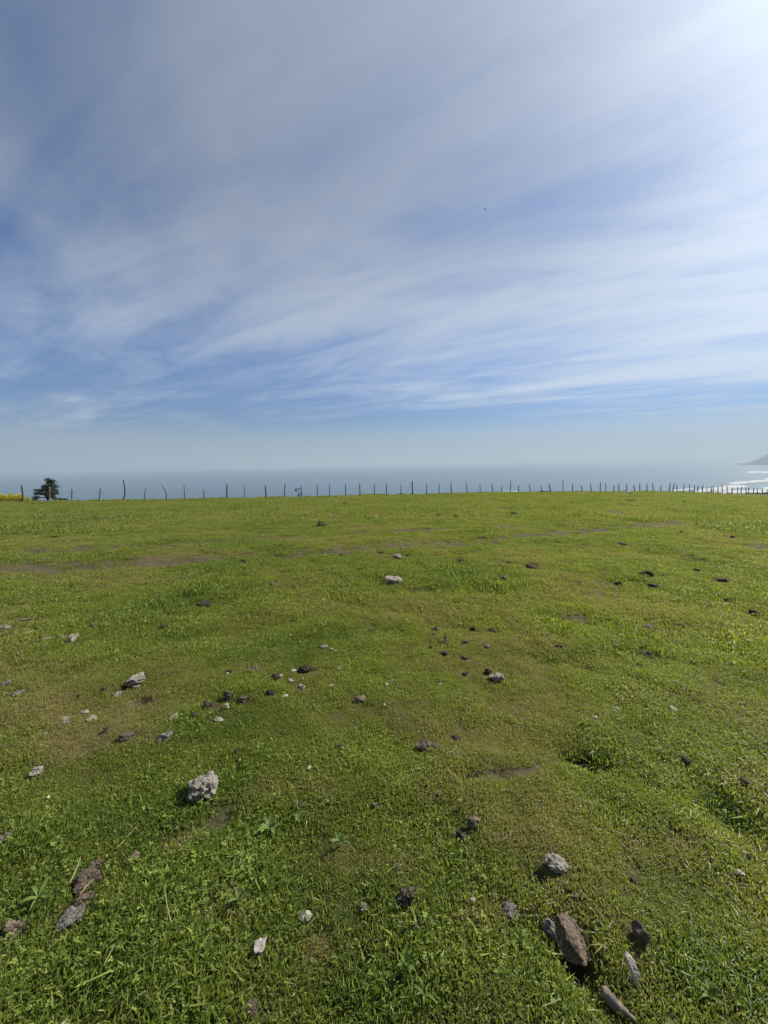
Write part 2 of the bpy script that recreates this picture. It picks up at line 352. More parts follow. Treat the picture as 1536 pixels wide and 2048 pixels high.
# ------------------------------------------------------------------ ground sheet
def build_ground():
    ang = np.concatenate([np.linspace(-1.25, 1.25, 380), np.linspace(1.25, 2 * math.pi - 1.25, 90)[1:-1]])
    rr = [0.0]; r = 0.25
    while r < 4000:
        rr.append(r); r *= 1.0145 if r < 75 else 1.06
    rr = np.array(rr[1:]); na, nr = len(ang), len(rr)
    A, RR = np.meshgrid(ang, rr); x = (np.sin(A) * RR).ravel(); y = (np.cos(A) * RR).ravel()
    x = np.append(x, 0.0); y = np.append(y, 0.0)
    z = height(x, y); b, d, l = masks(x, y)
    z = z - 0.02 * b * (np.hypot(x, y) < 60)
    i = np.arange(nr - 1)[:, None] * na; j = np.arange(na)[None, :]; j2 = (j + 1) % na
    q = np.stack([i + j, i + na + j, i + na + j2, i + j2], -1).reshape(-1, 4)
    fan = [(len(x) - 1, int(a), int((a + 1) % na)) for a in range(na)]
    me = bpy.data.meshes.new('ground')
    me.vertices.add(len(x)); me.vertices.foreach_set('co', np.stack([x, y, z], -1).ravel())
    nl = len(q) * 4 + len(fan) * 3
    me.loops.add(nl); me.loops.foreach_set('vertex_index', np.concatenate([q.ravel(), np.array(fan).ravel()]).astype(np.int32))
    me.polygons.add(len(q) + len(fan))
    st = np.concatenate([np.arange(len(q)) * 4, len(q) * 4 + np.arange(len(fan)) * 3]).astype(np.int32)
    me.polygons.foreach_set('loop_start', st); me.update(calc_edges=True); me.validate()
    me.polygons.foreach_set('use_smooth', [True] * len(me.polygons))
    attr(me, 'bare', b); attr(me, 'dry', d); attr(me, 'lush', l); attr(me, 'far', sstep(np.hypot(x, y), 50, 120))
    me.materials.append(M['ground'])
    tag(link('ground', me), kind='structure', label='green grazed pasture sloping away to the sea')
build_ground()

# ------------------------------------------------------------------ sea, surf, headland
SEA = -90.0
def sea_at(px, py):
    d = ray(px, py); t = (SEA - EYE) / d.z; return Vector((d.x * t, d.y * t, SEA))
v = []; f = []
n = 96; radii = [60, 300, 1200, 5000, 20000, 60000]
for r in radii:
    for k in range(n): a = 2 * math.pi * k / n; v.append((math.sin(a) * r, math.cos(a) * r, SEA))
for i in range(len(radii) - 1):
    for k in range(n): f.append((i*n + k, i*n + (k+1) % n, (i+1)*n + (k+1) % n, (i+1)*n + k))
me = mesh_np('sea', v, [tuple(reversed(q)) for q in f], M['sea'])
tag(link('sea', me), kind='structure', label='grey blue ocean under hazy light')
def wave(pts, thick, label, seed):
    """a breaking crest: a ragged foam ridge lying on the sea, its line and width given as seen from the field"""
    rng = random.Random(seed); nu, nv = 40, 6
    P = []
    for k in range(nu + 1):
        t = k / nu * (len(pts) - 1); i = min(int(t), len(pts) - 2); u = t - i
        P.append((pts[i][0] + (pts[i+1][0] - pts[i][0]) * u, pts[i][1] + (pts[i+1][1] - pts[i][1]) * u))
    vs, ed = [], []
    for k, (px, py) in enumerate(P):
        e = min(1, k / 5, (nu - k) / 5); w = thick * (.25 + .75 * e) * rng.uniform(.75, 1.25)
        for j in range(nv + 1):
            s = j / nv; q = sea_at(px + rng.uniform(-1, 1), py + w * (s - .5) + rng.uniform(-.25, .25))
            q.z = SEA + .15 + 1.6 * math.sin(math.pi * s) * e; vs.append(q)
            ed.append(math.sin(math.pi * s) ** .6 * (.35 + .65 * e))
    fs = [(k*(nv+1)+j, k*(nv+1)+j+1, (k+1)*(nv+1)+j+1, (k+1)*(nv+1)+j) for k in range(nu) for j in range(nv)]
    me = mesh_np('breaking_wave', vs, fs, M['foam']); attr(me, 'edge', ed)
    tag(link('breaking_wave', me), kind='structure', label=label)
wave([(1450,921.0),(1470,923.6),(1500,924.2),(1560,924.8),(1640,926)], 2.6, 'thin white surf line below the far headland', 1)
wave([(1488,945.4),(1520,944.4),(1560,946),(1640,950)], 6.0, 'isolated white breaker out beyond the surf', 2)
wave([(1452,968),(1480,966),(1515,963),(1560,960),(1640,958)], 7.0, 'long white breaker above the right end of fence', 3)
wave([(1524,957.5),(1560,963),(1620,970)], 6.0, 'short breaker at the right edge of the water', 4)
wave([(1340,982),(1365,980.5),(1392,977)], 4.5, 'small white breaker left of the surf zone', 5)
wave([(1385,985),(1410,981),(1440,978),(1470,974),(1500,974)], 11, 'broad white foam behind the right hand posts', 6)
wave([(1400,992),(1440,986),(1480,984),(1530,984),(1600,986)], 12, 'nearest white foam just over the crest of the field', 7)
wave([(1004,984.5),(1022,983),(1040,984)], 1.8, 'lone white breaker behind the middle of the fence', 8)
wave([(1518,979),(1545,976),(1620,980)], 8, 'white foam at the right edge behind the last posts', 9)

def headland():
    prof = [(0, 0), (150, 40), (320, 120), (460, 205), (560, 215), (720, 290), (900, 320), (1300, 335), (1900, 320), (2600, 335), (3600, 300), (5000, 270)]
    foot = sea_at(1476, 921.3); dist = 6400.0
    d = Vector((foot.x, foot.y, 0)).normalized(); side = Vector((d.y, -d.x, 0)); org = d * dist
    px = np.array([p[0] for p in prof], float); pz = np.array([p[1] for p in prof], float)
    nu, nv = 90, 30; vs = []
    for i in range(nu + 1):
        u = 3500 * (i / nu) ** 1.4; hz = float(np.interp(u * 1.43, px, pz))
        for j in range(nv + 1):
            s = j / nv * 2 - 1; w = 500 + u * .35
            p = org + side * (u + 60 * s) + d * (s * w)
            rough = 1 + .18 * float(perlin(np.array(u / 320.), np.array(s * 3.), 5)) + .08 * float(perlin(np.array(u / 90.), np.array(s * 9.), 6))
            z = .82 * hz * max(0, 1 - abs(s) ** 1.7) * rough
            vs.append((p.x, p.y, SEA - 3 + z))
    fs = [(i*(nv+1)+j, (i+1)*(nv+1)+j, (i+1)*(nv+1)+j+1, i*(nv+1)+j+1) for i in range(nu) for j in range(nv)]
    tag(link('headland', mesh_np('headland', vs, fs, M['hill'])), kind='structure', label='hazy grey headland rising from the sea on the far right')
headland()

# ------------------------------------------------------------------ fence
POSTS = []
def crop(x0, rows):
    for r in rows: POSTS.append([(x0 + a / 3.84, 880 + b / 3.84) for a, b in r])
crop(0, [[(170,482),(172,430),(163,348)],[(382,482),(384,360)],[(555,484),(553,370)],[(762,477),(776,370)],[(946,472),(958,430),(962,395),(957,350),(945,308)],[(1111,474),(1114,430),(1120,367)],[(1279,465),(1277,400),(1243,340)],[(1419,465),(1418,400),(1411,347)]])
crop(380, [[(110,460),(108,388)],[(283,460),(282,342)],[(422,457),(421,400),(415,345)],[(585,452),(582,400),(580,350)],[(724,447),(729,335)],[(856,447),(852,347)],[(979,445),(978,342)],[(1075,440),(1073,343)],[(1197,439),(1195,342)],[(1306,432),(1303,335)],[(1419,430),(1417,340)],[(1511,430),(1506,332)]])
crop(760, [[(161,426),(160,345)],[(250,430),(247,315)],[(357,427),(359,338)],[(453,425),(455,340)],[(549,422),(543,325)],[(669,415),(664,327)],[(770,414),(768,340)],[(868,410),(857,333)],[(935,408),(933,360)],[(1001,410),(1003,312)],[(1065,406),(1064,347)],[(1156,408),(1147,340)],[(1238,405),(1239,352)],[(1312,404),(1299,340)],[(1405,408),(1405,310)],[(1480,405),(1481,340)]])
crop(1136, [[(110,402),(102,347)],[(182,400),(172,340)],[(247,402),(250,328)],[(292,400),(290,333)],[(350,402),(352,347)],[(391,402),(391,340)],[(451,405),(453,335)],[(511,400),(507,345)],[(551,398),(552,332)],[(607,398),(608,338)],[(658,398),(648,333)],[(713,400),(714,350)],[(775,401),(787,332)],[(804,400),(816,332)],[(837,401),(836,342)],[(887,404),(889,340)],[(936,404),(929,340)],[(966,406),(972,347)],[(996,407),(997,350)],[(1031,409),(1032,348)],[(1067,410),(1068,358)],[(1103,411),(1098,358)],[(1114,412),(1117,355)],[(1153,413),(1151,358)],[(1187,414),(1183,345)],[(1221,415),(1221,355)],[(1258,416),(1264,365)],[(1301,417),(1302,358)],[(1329,417),(1333,358)],[(1368,418),(1369,370)],[(1389,418),(1391,365)],[(1422,418),(1427,370)],[(1457,418),(1454,370)],[(1493,418),(1492,370)],[(1528,418),(1528,378)]])
def tube(path, radii, sides=8, seed=0, cap=True, rough=.12):
    rng = random.Random(seed); vs = []; fs = []
    for k, p in enumerate(path):
        a = path[max(k-1, 0)]; b = path[min(k+1, len(path)-1)]; t = (b - a).normalized()
        u = t.cross(Vector((0, 1, 0)) if abs(t.y) < .9 else Vector((1, 0, 0))).normalized(); w = t.cross(u)
        for s in range(sides):
            an = 2 * math.pi * s / sides; rr = radii[k] * (1 + rng.uniform(-rough, rough)); vs.append(p + u * math.cos(an) * rr + w * math.sin(an) * rr)
    for k in range(len(path) - 1):
        for s in range(sides): fs.append((k*sides+s, k*sides+(s+1) % sides, (k+1)*sides+(s+1) % sides, (k+1)*sides+s))
    if cap: fs.append(tuple(range(sides))[::-1]); fs.append(tuple((len(path)-1)*sides + s for s in range(sides)))
    return vs, fs
def smooth_path(pts, n):
    out = []
    for k in range(n + 1):
        t = k / n * (len(pts) - 1); i = min(int(t), len(pts) - 2); u = t - i
        p0 = pts[max(i-1, 0)]; p1 = pts[i]; p2 = pts[i+1]; p3 = pts[min(i+2, len(pts)-1)]
        out.append(.5 * ((2*p1) + (p2-p0)*u + (2*p0-5*p1+4*p2-p3)*u*u + (3*p1-p0-3*p2+p3)*u**3))
    return out
def build_fence():
    fence = link('wire_fence', None); fence.empty_display_size = .5
    tag(fence, 'long rustic fence of crooked wooden posts strung with wire along the crest', 'fence')
    pos = []
    pale = {1, 3, 6, 7, 8, 10, 18, 20}; odd = {0: 'dark crooked post at the left end', 1: 'pale post in front of the tree', 4: 'tall kinked post bending left at its top', 6: 'pale post with its upper half bent left', 21: 'tall thick dark post in the middle', 34: 'tallest post right of the mound'}
    rng = random.Random(5)
    for i, pts in enumerate(POSTS):
        d = ray(*pts[0]); az = math.atan2(d.x, d.y); hd = math.hypot(d.x, d.y); r = float(fence_r(np.array(az))) + .1 + rng.uniform(-.12, .12)
        b = Vector((d.x / hd * r, d.y / hd * r, 0)); b.z = h1(b.x, b.y)
        depth = b.dot(Vector((0, 1, 0)))
        path = []
        for q in pts[1:]:
            e = ray(*q); t = depth / e.y; path.append(Vector((e.x * t, depth + rng.uniform(-.06, .06), EYE + e.z * t)))
        P = smooth_path([b] + path, 6)
        base = b - Vector((0, 0, .35))
        P = [base] + P
        wdt = .053 if i not in (9, 11, 21, 24, 33) else .068
        wdt *= rng.uniform(.85, 1.15) * (1 + .25 * sstep(r, 45, 75))
        rad = [wdt * (1.05 - .25 * k / (len(P) - 1)) for k in range(len(P))]
        vs, fs = tube([p - b for p in P], rad, 8, i)
        o = link('post', mesh_np('post', vs, fs, M['post_pale'] if (i in pale or rng.random() < .12) else M['post_dark']), fence, b)
        if i in odd: o['label'] = odd[i]
        pos.append((b, P[-1]))
    for hgt in (.32, .62, .92):
        path = []
        for k, (b, t) in enumerate(pos):
            q = b.lerp(t, min(.95, hgt / max(t.z - b.z, .6))); q = q + Vector((0, -.05, 0)); path.append(q)
            if k < len(pos) - 1:
                b2, t2 = pos[k+1]; q2 = b2.lerp(t2, min(.95, hgt / max(t2.z - b2.z, .6))); m = (q + q2) / 2 + Vector((0, -.05, -.02)); path.append(m)
        vs, fs = tube(path, [.006] * len(path), 4, 1, True, 0)
        link('wire', mesh_np('wire', vs, fs, M['wire']), fence)
build_fence()

# ------------------------------------------------------------------ leaf clouds: tree, bushes, flowers
def leaf_cloud(blobs, n, size, seed, mat, name, flat=.35, shell=.55):
    """many small bent leaves spread through ellipsoid lobes; blobs: (centre, radii)"""
    rng = np.random.default_rng(seed); vs, fs, rn = [], [], []
    vol = np.array([r[0] * r[1] * r[2] for _, r in blobs]) ** .8; pick = rng.choice(len(blobs), n, p=vol / vol.sum())
    sub = [[rng.normal(size=3) for _ in range(14)] for _ in blobs]
    for k in range(n):
        c, rad = blobs[pick[k]]
        s = sub[pick[k]][rng.integers(14)]; s = s / np.linalg.norm(s) * rng.uniform(.35, .92)
        d = rng.normal(size=3); d = d / np.linalg.norm(d) * rng.uniform(0, 1) ** .4 * .42
        p = np.array(c) + (s + d) * np.array(rad)
        a = rng.normal(size=3); a /= np.linalg.norm(a); b = np.cross(a, rng.normal(size=3)); b /= np.linalg.norm(b)
        L = size * rng.uniform(.6, 1.4); W = L * flat; i = len(vs); nn = np.cross(a, b)
        vs += [p - a*L*.5, p + b*W + nn*W*.3, p + a*L*.5, p - b*W + nn*W*.3]; fs.append((i, i+1, i+2, i+3)); rn += [rng.random()] * 4
    me = mesh_np(name, vs, fs, mat, False); attr(me, 'rnd', rn); return me
def at_depth(px, py, depth):
    e = ray(px, py); t = depth / e.y; return Vector((e.x * t, depth, EYE + e.z * t))
def plant_base(px, extra):
    d = ray(px, 1000); az = math.atan2(d.x, d.y); r = float(fence_r(np.array(az))) + extra; hd = math.hypot(d.x, d.y)
    b = Vector((d.x / hd * r, d.y / hd * r, 0)); b.z = h1(b.x, b.y); return b
def build_tree():
    b = plant_base(98, 3.0); s = b.y / FPX
    t = link('tree', None, loc=b); tag(t, 'small dark bushy tree leaning left behind the pale fence post', 'tree')
    def loc(px, py, dy=0.0): return at_depth(px, py, b.y + dy) - b
    blobs = []
    for px, py, w, h, dy in [(98,966,12,9,0),(101,976,14,10,.2),(91,976,9,8,-.3),(106,988,11,9,.1),(77,984,10,7,-.2),(85,989,7,4,.1),(71,997,9,5,0),(110,997,7,5,.2),(98,990,9,7,-.1)]:
        blobs.append((tuple(loc(px, py, dy)), (w * s, w * s * .9, h * s)))
    link('crown', leaf_cloud(blobs, 5400, .085, 3, M['tree_leaf'], 'crown', .42), t)
    trunk = [Vector((0, 0, -.4)), loc(96, 1000), loc(95, 992), loc(97, 982), loc(99, 968)]
    vs, fs = tube(smooth_path(trunk, 10), [.11 - .008 * k for k in range(11)], 8, 2); tr = link('trunk', mesh_np('trunk', vs, fs, M['bark']), t)
    for i, tip in enumerate([(78,985), (72,997), (108,985), (90,972), (110,996)]):
        vs, fs = tube(smooth_path([loc(96, 997), (loc(96, 992) + loc(*tip)) / 2, loc(*tip)], 6), [.05 - .005 * k for k in range(7)], 6, i); link('branch', mesh_np('branch', vs, fs, M['bark']), tr)
build_tree()
def bush(px, extra, lobes, n, size, label, cat='bush', name='bush', mat='bush_leaf', seed=1, group=None, stems=True):
    b = plant_base(px, extra); s = b.y / FPX
    t = link(name, None, loc=b); tag(t, label, cat, group)
    blobs = []
    for qx, qy, w, h in lobes:
        c = at_depth(qx, qy, b.y) - b; blobs.append((tuple(c), (w * s, w * s * .8, h * s)))
    link('foliage', leaf_cloud(blobs, n, size, seed, M[mat], 'foliage', .35), t)
    if stems:
        for i, (c, r) in enumerate(blobs[:5]):
            vs, fs = tube(smooth_path([Vector((0, 0, -.15)), Vector(c) * .5 + Vector((.03, 0, -.03)), Vector(c)], 5), [.02, .018, .016, .014, .011, .008], 5, i); link('stem', mesh_np('stem', vs, fs, M['bark']), t)
bush(125, 2.6, [(121,999,5,3.2),(128,999,6,3.0),(133,1001,4,2.5)], 700, .08, 'low dark bush just right of the small tree', seed=11)
bush(597, .5, [(592.5,979.5,2.6,3.2),(597,978,2.2,1.4),(599.5,987.2,1.5,1.4),(604.8,984,1,1),(601,977.6,1.5,1),(597,990.3,1.6,1.0),(605,989,1.0,1.6)], 420, .075, 'sparse spindly sapling growing against a fence post', 'sapling', 'sapling', 'tree_leaf', 12)
bush(800, .4, [(795,990,5,2.0),(802,988.6,5,2.6),(810,990,6,1.8)], 520, .08, 'low green bush at the foot of the fence near the middle', seed=13)
bush(1085, .5, [(1079,985,6,2.0),(1087,983,7,3.2),(1095,984.5,5,2.2)], 900, .09, 'rounded dark bush humped against the fence right of centre', seed=14)
bush(1505, .9, [(1488,988.5,7,1.8),(1502,986.8,8,2.6),(1518,987.5,9,2.4),(1532,987,8,2.6)], 1300, .12, 'wide dark bush by the last posts on the right', seed=15)
bush(735, .5, [(724,992.4,6,1.2),(737,991.2,8,1.6),(748,991.6,6,1.4)], 480, .08, 'thin fringe of scrub at the fence left of centre', seed=16)
bush(948, .5, [(943,987.6,7,1.3),(955,987,6,1.4)], 420, .08, 'small scrubby clump at the fence right of the middle post', seed=17)

def grass_blades(n, rad, hmin, hmax, w, seed, lean=.5, straw=0.0, rfun=None):
    rng = np.random.default_rng(seed)
    ang = rng.uniform(0, 2*math.pi, n); rr = rad * np.sqrt(rng.uniform(0, 1, n)); x = np.cos(ang) * rr; y = np.sin(ang) * rr
    h = rng.uniform(hmin, hmax, n) * np.clip(1.15 - .35 * rr / rad, .5, 1.2); ww = w * rng.uniform(.6, 1.3, n)
    la = rng.uniform(0, 2*math.pi, n); ln = np.abs(rng.normal(0, lean, n)) * h; lx = np.cos(la) * ln; ly = np.sin(la) * ln
    fa = rng.uniform(0, math.pi, n); fx = np.cos(fa); fy = np.sin(fa)
    V = np.zeros((n, 5, 3)); z = np.zeros(n)
    V[:,0] = np.stack([x - fx*ww*.5, y - fy*ww*.5, z - .006], -1); V[:,1] = np.stack([x + fx*ww*.5, y + fy*ww*.5, z - .006], -1)
    mx = x + lx*.32; my = y + ly*.32; mz = h*.58
    V[:,2] = np.stack([mx + fx*ww*.45, my + fy*ww*.45, mz], -1); V[:,3] = np.stack([mx - fx*ww*.45, my - fy*ww*.45, mz], -1)
    V[:,4] = np.stack([x + lx, y + ly, h * np.clip(1 - .3 * (ln / np.maximum(h, 1e-6))**2, .35, 1)], -1)
    b = np.arange(n) * 5; faces = [(int(i), int(i+1), int(i+2), int(i+3)) for i in b] + [(int(i+3), int(i+2), int(i+4)) for i in b]
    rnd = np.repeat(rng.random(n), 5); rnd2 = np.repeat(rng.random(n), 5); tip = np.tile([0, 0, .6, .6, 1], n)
    return V.reshape(-1, 3), faces, rnd, rnd2, tip
def blade_mesh(name, mat, *a, **kw):
    V, f, r, r2, t = grass_blades(*a, **kw); me = mesh_np(name, V, f, mat, False); attr(me, 'rnd', r); attr(me, 'rnd2', r2); attr(me, 'tip', t); return me
def clover_mesh(name, n, rad, hmin, hmax, size, seed):
    rng = np.random.default_rng(seed); vs, fs, rn = [], [], []
    for k in range(n):
        a = rng.uniform(0, 2*math.pi); r = rad * math.sqrt(rng.random()); c = np.array([math.cos(a)*r, math.sin(a)*r, rng.uniform(hmin, hmax)])
        tilt = rng.normal(0, .35, 2); q = rng.random(); a0 = rng.uniform(0, 6.28); s = size * rng.uniform(.6, 1.25)
        for m in range(3):
            b = a0 + m * 2.094; i = len(vs); dr = np.array([math.cos(b), math.sin(b), 0]); sd = np.array([-math.sin(b), math.cos(b), 0])
            for (l, w, up) in ((0, 0, 0), (.45, .42, .10), (.95, .34, .05), (1.05, 0, -.02), (.95, -.34, .05), (.45, -.42, .10)):
                p = c + dr*l*s + sd*w*s; p[2] += up*s + (dr*l*s)[0]*tilt[0] + (dr*l*s)[1]*tilt[1] + (sd*w*s)[0]*tilt[0] + (sd*w*s)[1]*tilt[1]; vs.append(p)
            fs.append((i, i+1, i+2, i+3)); fs.append((i, i+3, i+4, i+5)); rn += [min(1, max(0, q + rng.normal(0, .12)))] * 6
        i = len(vs); e = np.array([.0006, 0, 0]); g = c + np.array([rng.normal(0, .006), rng.normal(0, .006), 0]); g[2] = -.004
        vs += [g - e, g + e, c + e, c - e]; fs.append((i, i+1, i+2, i+3)); rn += [q] * 4
    me = mesh_np(name, vs, fs, M['clover'], False); attr(me, 'rnd', rn); return me

# ------------------------------------------------------------------ stones, clods, flakes
def lump(seed, sx, sy, sz, rough=.28, sub=3, ridged=.12, flat_bottom=True):
    bm = bmesh.new(); bmesh.ops.create_icosphere(bm, subdivisions=sub, radius=1.0); rng = np.random.default_rng(seed)
    co = np.array([v.co for v in bm.verts]); nrm = co / np.linalg.norm(co, axis=1, keepdims=True)
    disp = np.zeros(len(co))
    for k in range(11):                                   # flat facets struck off the lump
        d = rng.normal(size=3); d /= np.linalg.norm(d); lim = rng.uniform(.52, .88); q = co @ d
        over = q > lim; co[over] -= np.outer(q[over] - lim, d) * .85
    off = Vector(rng.uniform(0, 60, 3).tolist())
    for i, q in enumerate(nrm):
        v = Vector(q); t = 0.0
        for fr, am in ((1.1, rough * 1.1), (2.4, rough * .65), (5.0, rough * .42), (10.0, rough * .22)): t += am * mnoise.noise(v * fr + off)
        disp[i] = t - ridged * abs(mnoise.noise(v * 3.2 + off * 1.7)) * 1.2
    co = co * (1 + disp[:, None])
    mn = co.min(0); mx = co.max(0); co = (co - (mn + mx) / 2) / ((mx - mn) / 2)
    co = co * np.array([sx, sy, sz])
    for v, c in zip(bm.verts, co): v.co = c
    me = bpy.data.meshes.new('lump'); bm.to_mesh(me); bm.free()
    return me
FOOT = []           # grass keeps off: x, y, radius
def rock(name, cat, px, py, w, h, mat, label, seed, group=None, rough=.28, tilt=0, ratio=None, smooth=False, sink=.20):
    p = at(px, py + .28 * h); s = scale_at(p); W = w * s
    dep = math.atan2(EYE - p.z, math.hypot(p.x, p.y))
    hv = h * s                                             # seen height = depth*sin + height*cos
    D = W * (ratio or .8)
    H = (hv - D * math.sin(dep) * .8) / max(math.cos(dep), .3); H = min(max(H, W * .38), W * .9)
    sub = 4 if w > 34 else (3 if w > 14 else 2)
    me = lump(seed, W / 2, D / 2, H / 2 * 1.15, rough, sub)
    me.name = name; me.materials.append(M[mat]); me.polygons.foreach_set('use_smooth', [False] * len(me.polygons))
    o = link(name, me, loc=(p.x, p.y, p.z + H * (.5 - sink)))
    # faces its width across the line of sight
    o.rotation_euler = (tilt * .3, tilt, -math.atan2(p.x, p.y))
    tag(o, label, cat, group); FOOT.append((p.x, p.y, max(W, D) * .50)); return o
ROWS = []
def S(*a): ROWS.append(('stone', 'stone') + a)
def C(*a): ROWS.append(('dung_clod', 'clod') + a)
# foreground and middle: px, py, width, height, material, label
S(268,1359,38,26,'pale','pale pitted stone with a dark left side on the left of the field')
S(272,1373,14,9,'pale','small pale stone touching the foot of the pitted stone on the left')
S(235,1386,20,10,'pale','flat pale stone just below and left of the pitted stone')
S(34,1386,22,13,'grey','light grey stone near the left edge below the heap of stones')
S(12,1366,16,10,'grey','small half dark stone at the left edge above the light grey stone')
S(168,1424,18,11,'pale','upper flat stone of the small scatter left of centre')
S(183,1436,20,11,'pale','flat pale stone at the right end of the small left scatter')
S(130,1437,15,9,'pale','pale stone lying just above a twin at the left of the small scatter')
S(128,1445,16,8,'grey','greyer stone lying just below its pale twin in the small scatter')
C(215,1458,20,11,'dark','small dark clod left of the larger grey brown clod')
C(254,1470,30,20,'brown','grey brown crumbling clod below the small left scatter of stones')
S(330,1469,28,18,'grey','dark based stone with a pale top between the clod and lush grass')
S(348,1435,16,12,'pale','single small pale stone on the dry grass left of centre')
S(437,1438,18,10,'pale','pale stone at the edge of the lush green patch')
S(450,1413,16,14,'pale','pale stone beside the dead grass tuft left of centre')
C(456,1389,16,20,'brown','upright brown clod above the dead grass tuft')
C(415,1408,18,24,'brown','dead brown grassy clod left of the upright clod')
C(460,1343,14,10,'dark','small dark clod left of the line of clods in mid field')
C(506,1336,24,16,'brown','brown pointed clod at the left of the mid field group')
C(490,1395,24,14,'brown','ragged brown clod between the tuft and the upright dark clod')
S(74,1545,24,22,'pale','tilted pale stone by itself on the left of the foreground')
C(10,1676,28,22,'tan','pinkish brown clod cut by the left edge of the picture')
S(588,1340,11,7,'white','tiny white stone left of the wide dark clod')
C(612,1338,26,12,'dark','wide dark clod at the top of the mid field group')
C(548,1353,22,18,'dark','round dark clod in the middle of the mid field group')
S(560,1351,11,9,'pale','small pale stone touching the round dark clod')
S(581,1361,13,10,'pale','small whitish stone between the round dark clod and the tan stone')
S(602,1376,16,19,'pale','upright pale tan stone right of the mid field group')
S(569,1392,13,8,'white','small white flat stone below the mid field group')
C(540,1385,15,16,'dark','upright dark clod at the bottom left of the mid field group')
C(571,1382,10,8,'dark','tiny dark clod left of the upright pale tan stone')
S(664,1371,10,6,'white','tiny white flake alone right of the upright tan stone')
S(722,1396,22,14,'tan','tan stone with a dark left end right of the mid field group')
S(993,1354,28,20,'pale','round pale grey stone with a black shaded base right of centre')
C(977,1342,15,12,'dark','dark clod just behind the round pale grey stone')
C(930,1347,12,10,'brown','small brown clod left of the round pale grey stone')
C(929,1315,18,10,'dark','flat dark clod above the round pale grey stone')
C(888,1307,16,11,'dark','dark clod left of the flat dark clod near the centre')
C(852,1490,36,16,'brown','wide dark brown crumbly clod in the centre foreground')
C(909,1474,22,14,'dark','rounded near black clod right of the wide brown clod')
C(948,1643,26,24,'tan','rounded tan clod with streaks above a dark clod')
C(919,1663,30,20,'dark','dark rough clod just below the rounded tan clod')
S(928,1679,9,9,'grey','tiny grey stone under the dark rough clod')
C(604,1606,14,14,'brown','small brown clod alone in the centre left foreground')
C(750,1610,17,22,'tan','narrow upright tan clod in the centre foreground')
C(679,1492,16,13,'brown','small brown tuft clod left of centre foreground')
S(782,1363,17,9,'tan','flat brownish stone above the centre of the field')
S(880,1367,11,7,'pale','tiny pale stone left of the brown clod near the centre')
C(874,1600,11,10,'dark','tiny dark clod above the pair of foreground clods')
S(1452,1513,13,9,'tan','small tan stone alone in the right foreground')
S(1530,1482,13,9,'pale','small pale stone at the right edge of the picture')
S(1347,1416,13,8,'white','small whitish flake in the right middle ground')
S(1237,1418,13,8,'pale','small pale flake left of the other whitish flake on the right')
S(1189,1434,10,7,'white','tiny white flake in the right middle ground nearest the centre')
S(266,1714,28,20,'tan','grey tan angular stone in the left foreground')
S(283,1665,12,10,'grey','small grey stone above the angular stone in the left foreground')
C(190,1728,24,18,'brown','small clod at the top of the cracked bare soil')
C(172,1760,50,40,'brown','large cracked clod broken from bare soil in the left foreground')
C(143,1832,48,24,'grey','flat grey clod at the bottom of the cracked bare soil')
C(168,1796,34,20,'brown','middle clod of the cracked bare soil crossed by dead stalks')
C(36,1857,40,46,'tan','large reddish tan clod tilted over shadow at the lower left')
C(498,2015,34,20,'brown','low brown clod sunk in grass at the bottom edge left of centre')
S(795,1733,16,14,'grey','small grey stone above the domed brown clod')
C(812,1790,40,32,'brown','domed brown clod in the bottom centre')
S(727,1815,18,16,'grey','small grey stone left of the domed brown clod')
S(612,1827,26,18,'white','whitish stone half hidden in the grass bottom left of centre')
C(833,1851,16,16,'tan','small tan clod below the domed brown clod')
S(1022,1820,38,26,'grey','grey stone with a dark underside right of the domed brown clod')
S(1114,1723,44,28,'pale','blocky pale grey stone in the right foreground')
C(1072,1757,24,18,'dark','black lump added for the shade in a hole below the blocky pale stone')  # near-black lump added to stand for the darkness of the hole
S(1150,1790,13,11,'pale','tiny pale stone below the blocky pale grey stone')
S(1095,1850,28,36,'grey','pale grey wedge leaning against the large brown slab')
C(1279,1864,30,34,'brown','dark grey upright clod in the right foreground')
C(1262,1752,22,14,'brown','small brown clod right of the blocky pale stone')
C(407,1208,28,13,'dark','black clod with a white top on the upper left of the field')
C(342,1227,12,9,'dark','small black clod below left of the white topped clod')
C(327,1253,14,8,'dark','small dark clod below the small black clod on the left')
C(185,1250,15,11,'brown','dark brown clod above the heap of stones on the left')
C(208,1244,14,9,'dark','black clod right of the dark brown clod above the heap')
S(55,1266,16,7,'pale','flat pale stone under the pale stick on the far left')
S(10,1255,18,13,'grey','grey stone at the left edge level with the pale stick')
S(95,1278,18,11,'grey','left pale grey stone of the heap on the left')
S(118,1274,17,12,'grey','middle pale grey stone of the heap on the left')
S(146,1272,22,9,'pale','upper right pale stone of the heap on the left')
S(141,1279,17,12,'pale','lower right pale stone of the heap on the left')
C(68,1284,14,9,'dark','dark clod at the left end of the heap of stones')
C(128,1284,14,8,'dark','dark clod tucked under the heap of stones')
S(204,1284,10,7,'pale','tiny pale stone right of the heap of stones')
C(484,1124,15,7,'dark','black clod beside the dirt track left of centre')
C(545,1167,14,8,'brown','brown clod between the dirt track and the white flat stone')
S(515,1200,10,6,'pale','tiny pale stone above the dark lush green patch')
S(647,1293,18,12,'grey','grey stone in the dark lush green patch at centre')
C(740,1261,14,9,'dark','dark clod right of the dark lush green patch')
S(787,1162,36,9,'pale','flat white stone lying alone in the middle of the field')
S(795,1113,18,5,'pale','pale flat stone on the dirt track above the white stone')
C(918,1121,13,8,'dark','black clod right of the dirt track and left of its nearest twin')
C(998,1127,12,7,'dark','black clod second to the right of the dirt track end')
C(1063,1135,22,9,'dark','wide black clod amid dark grass right of the dirt track')
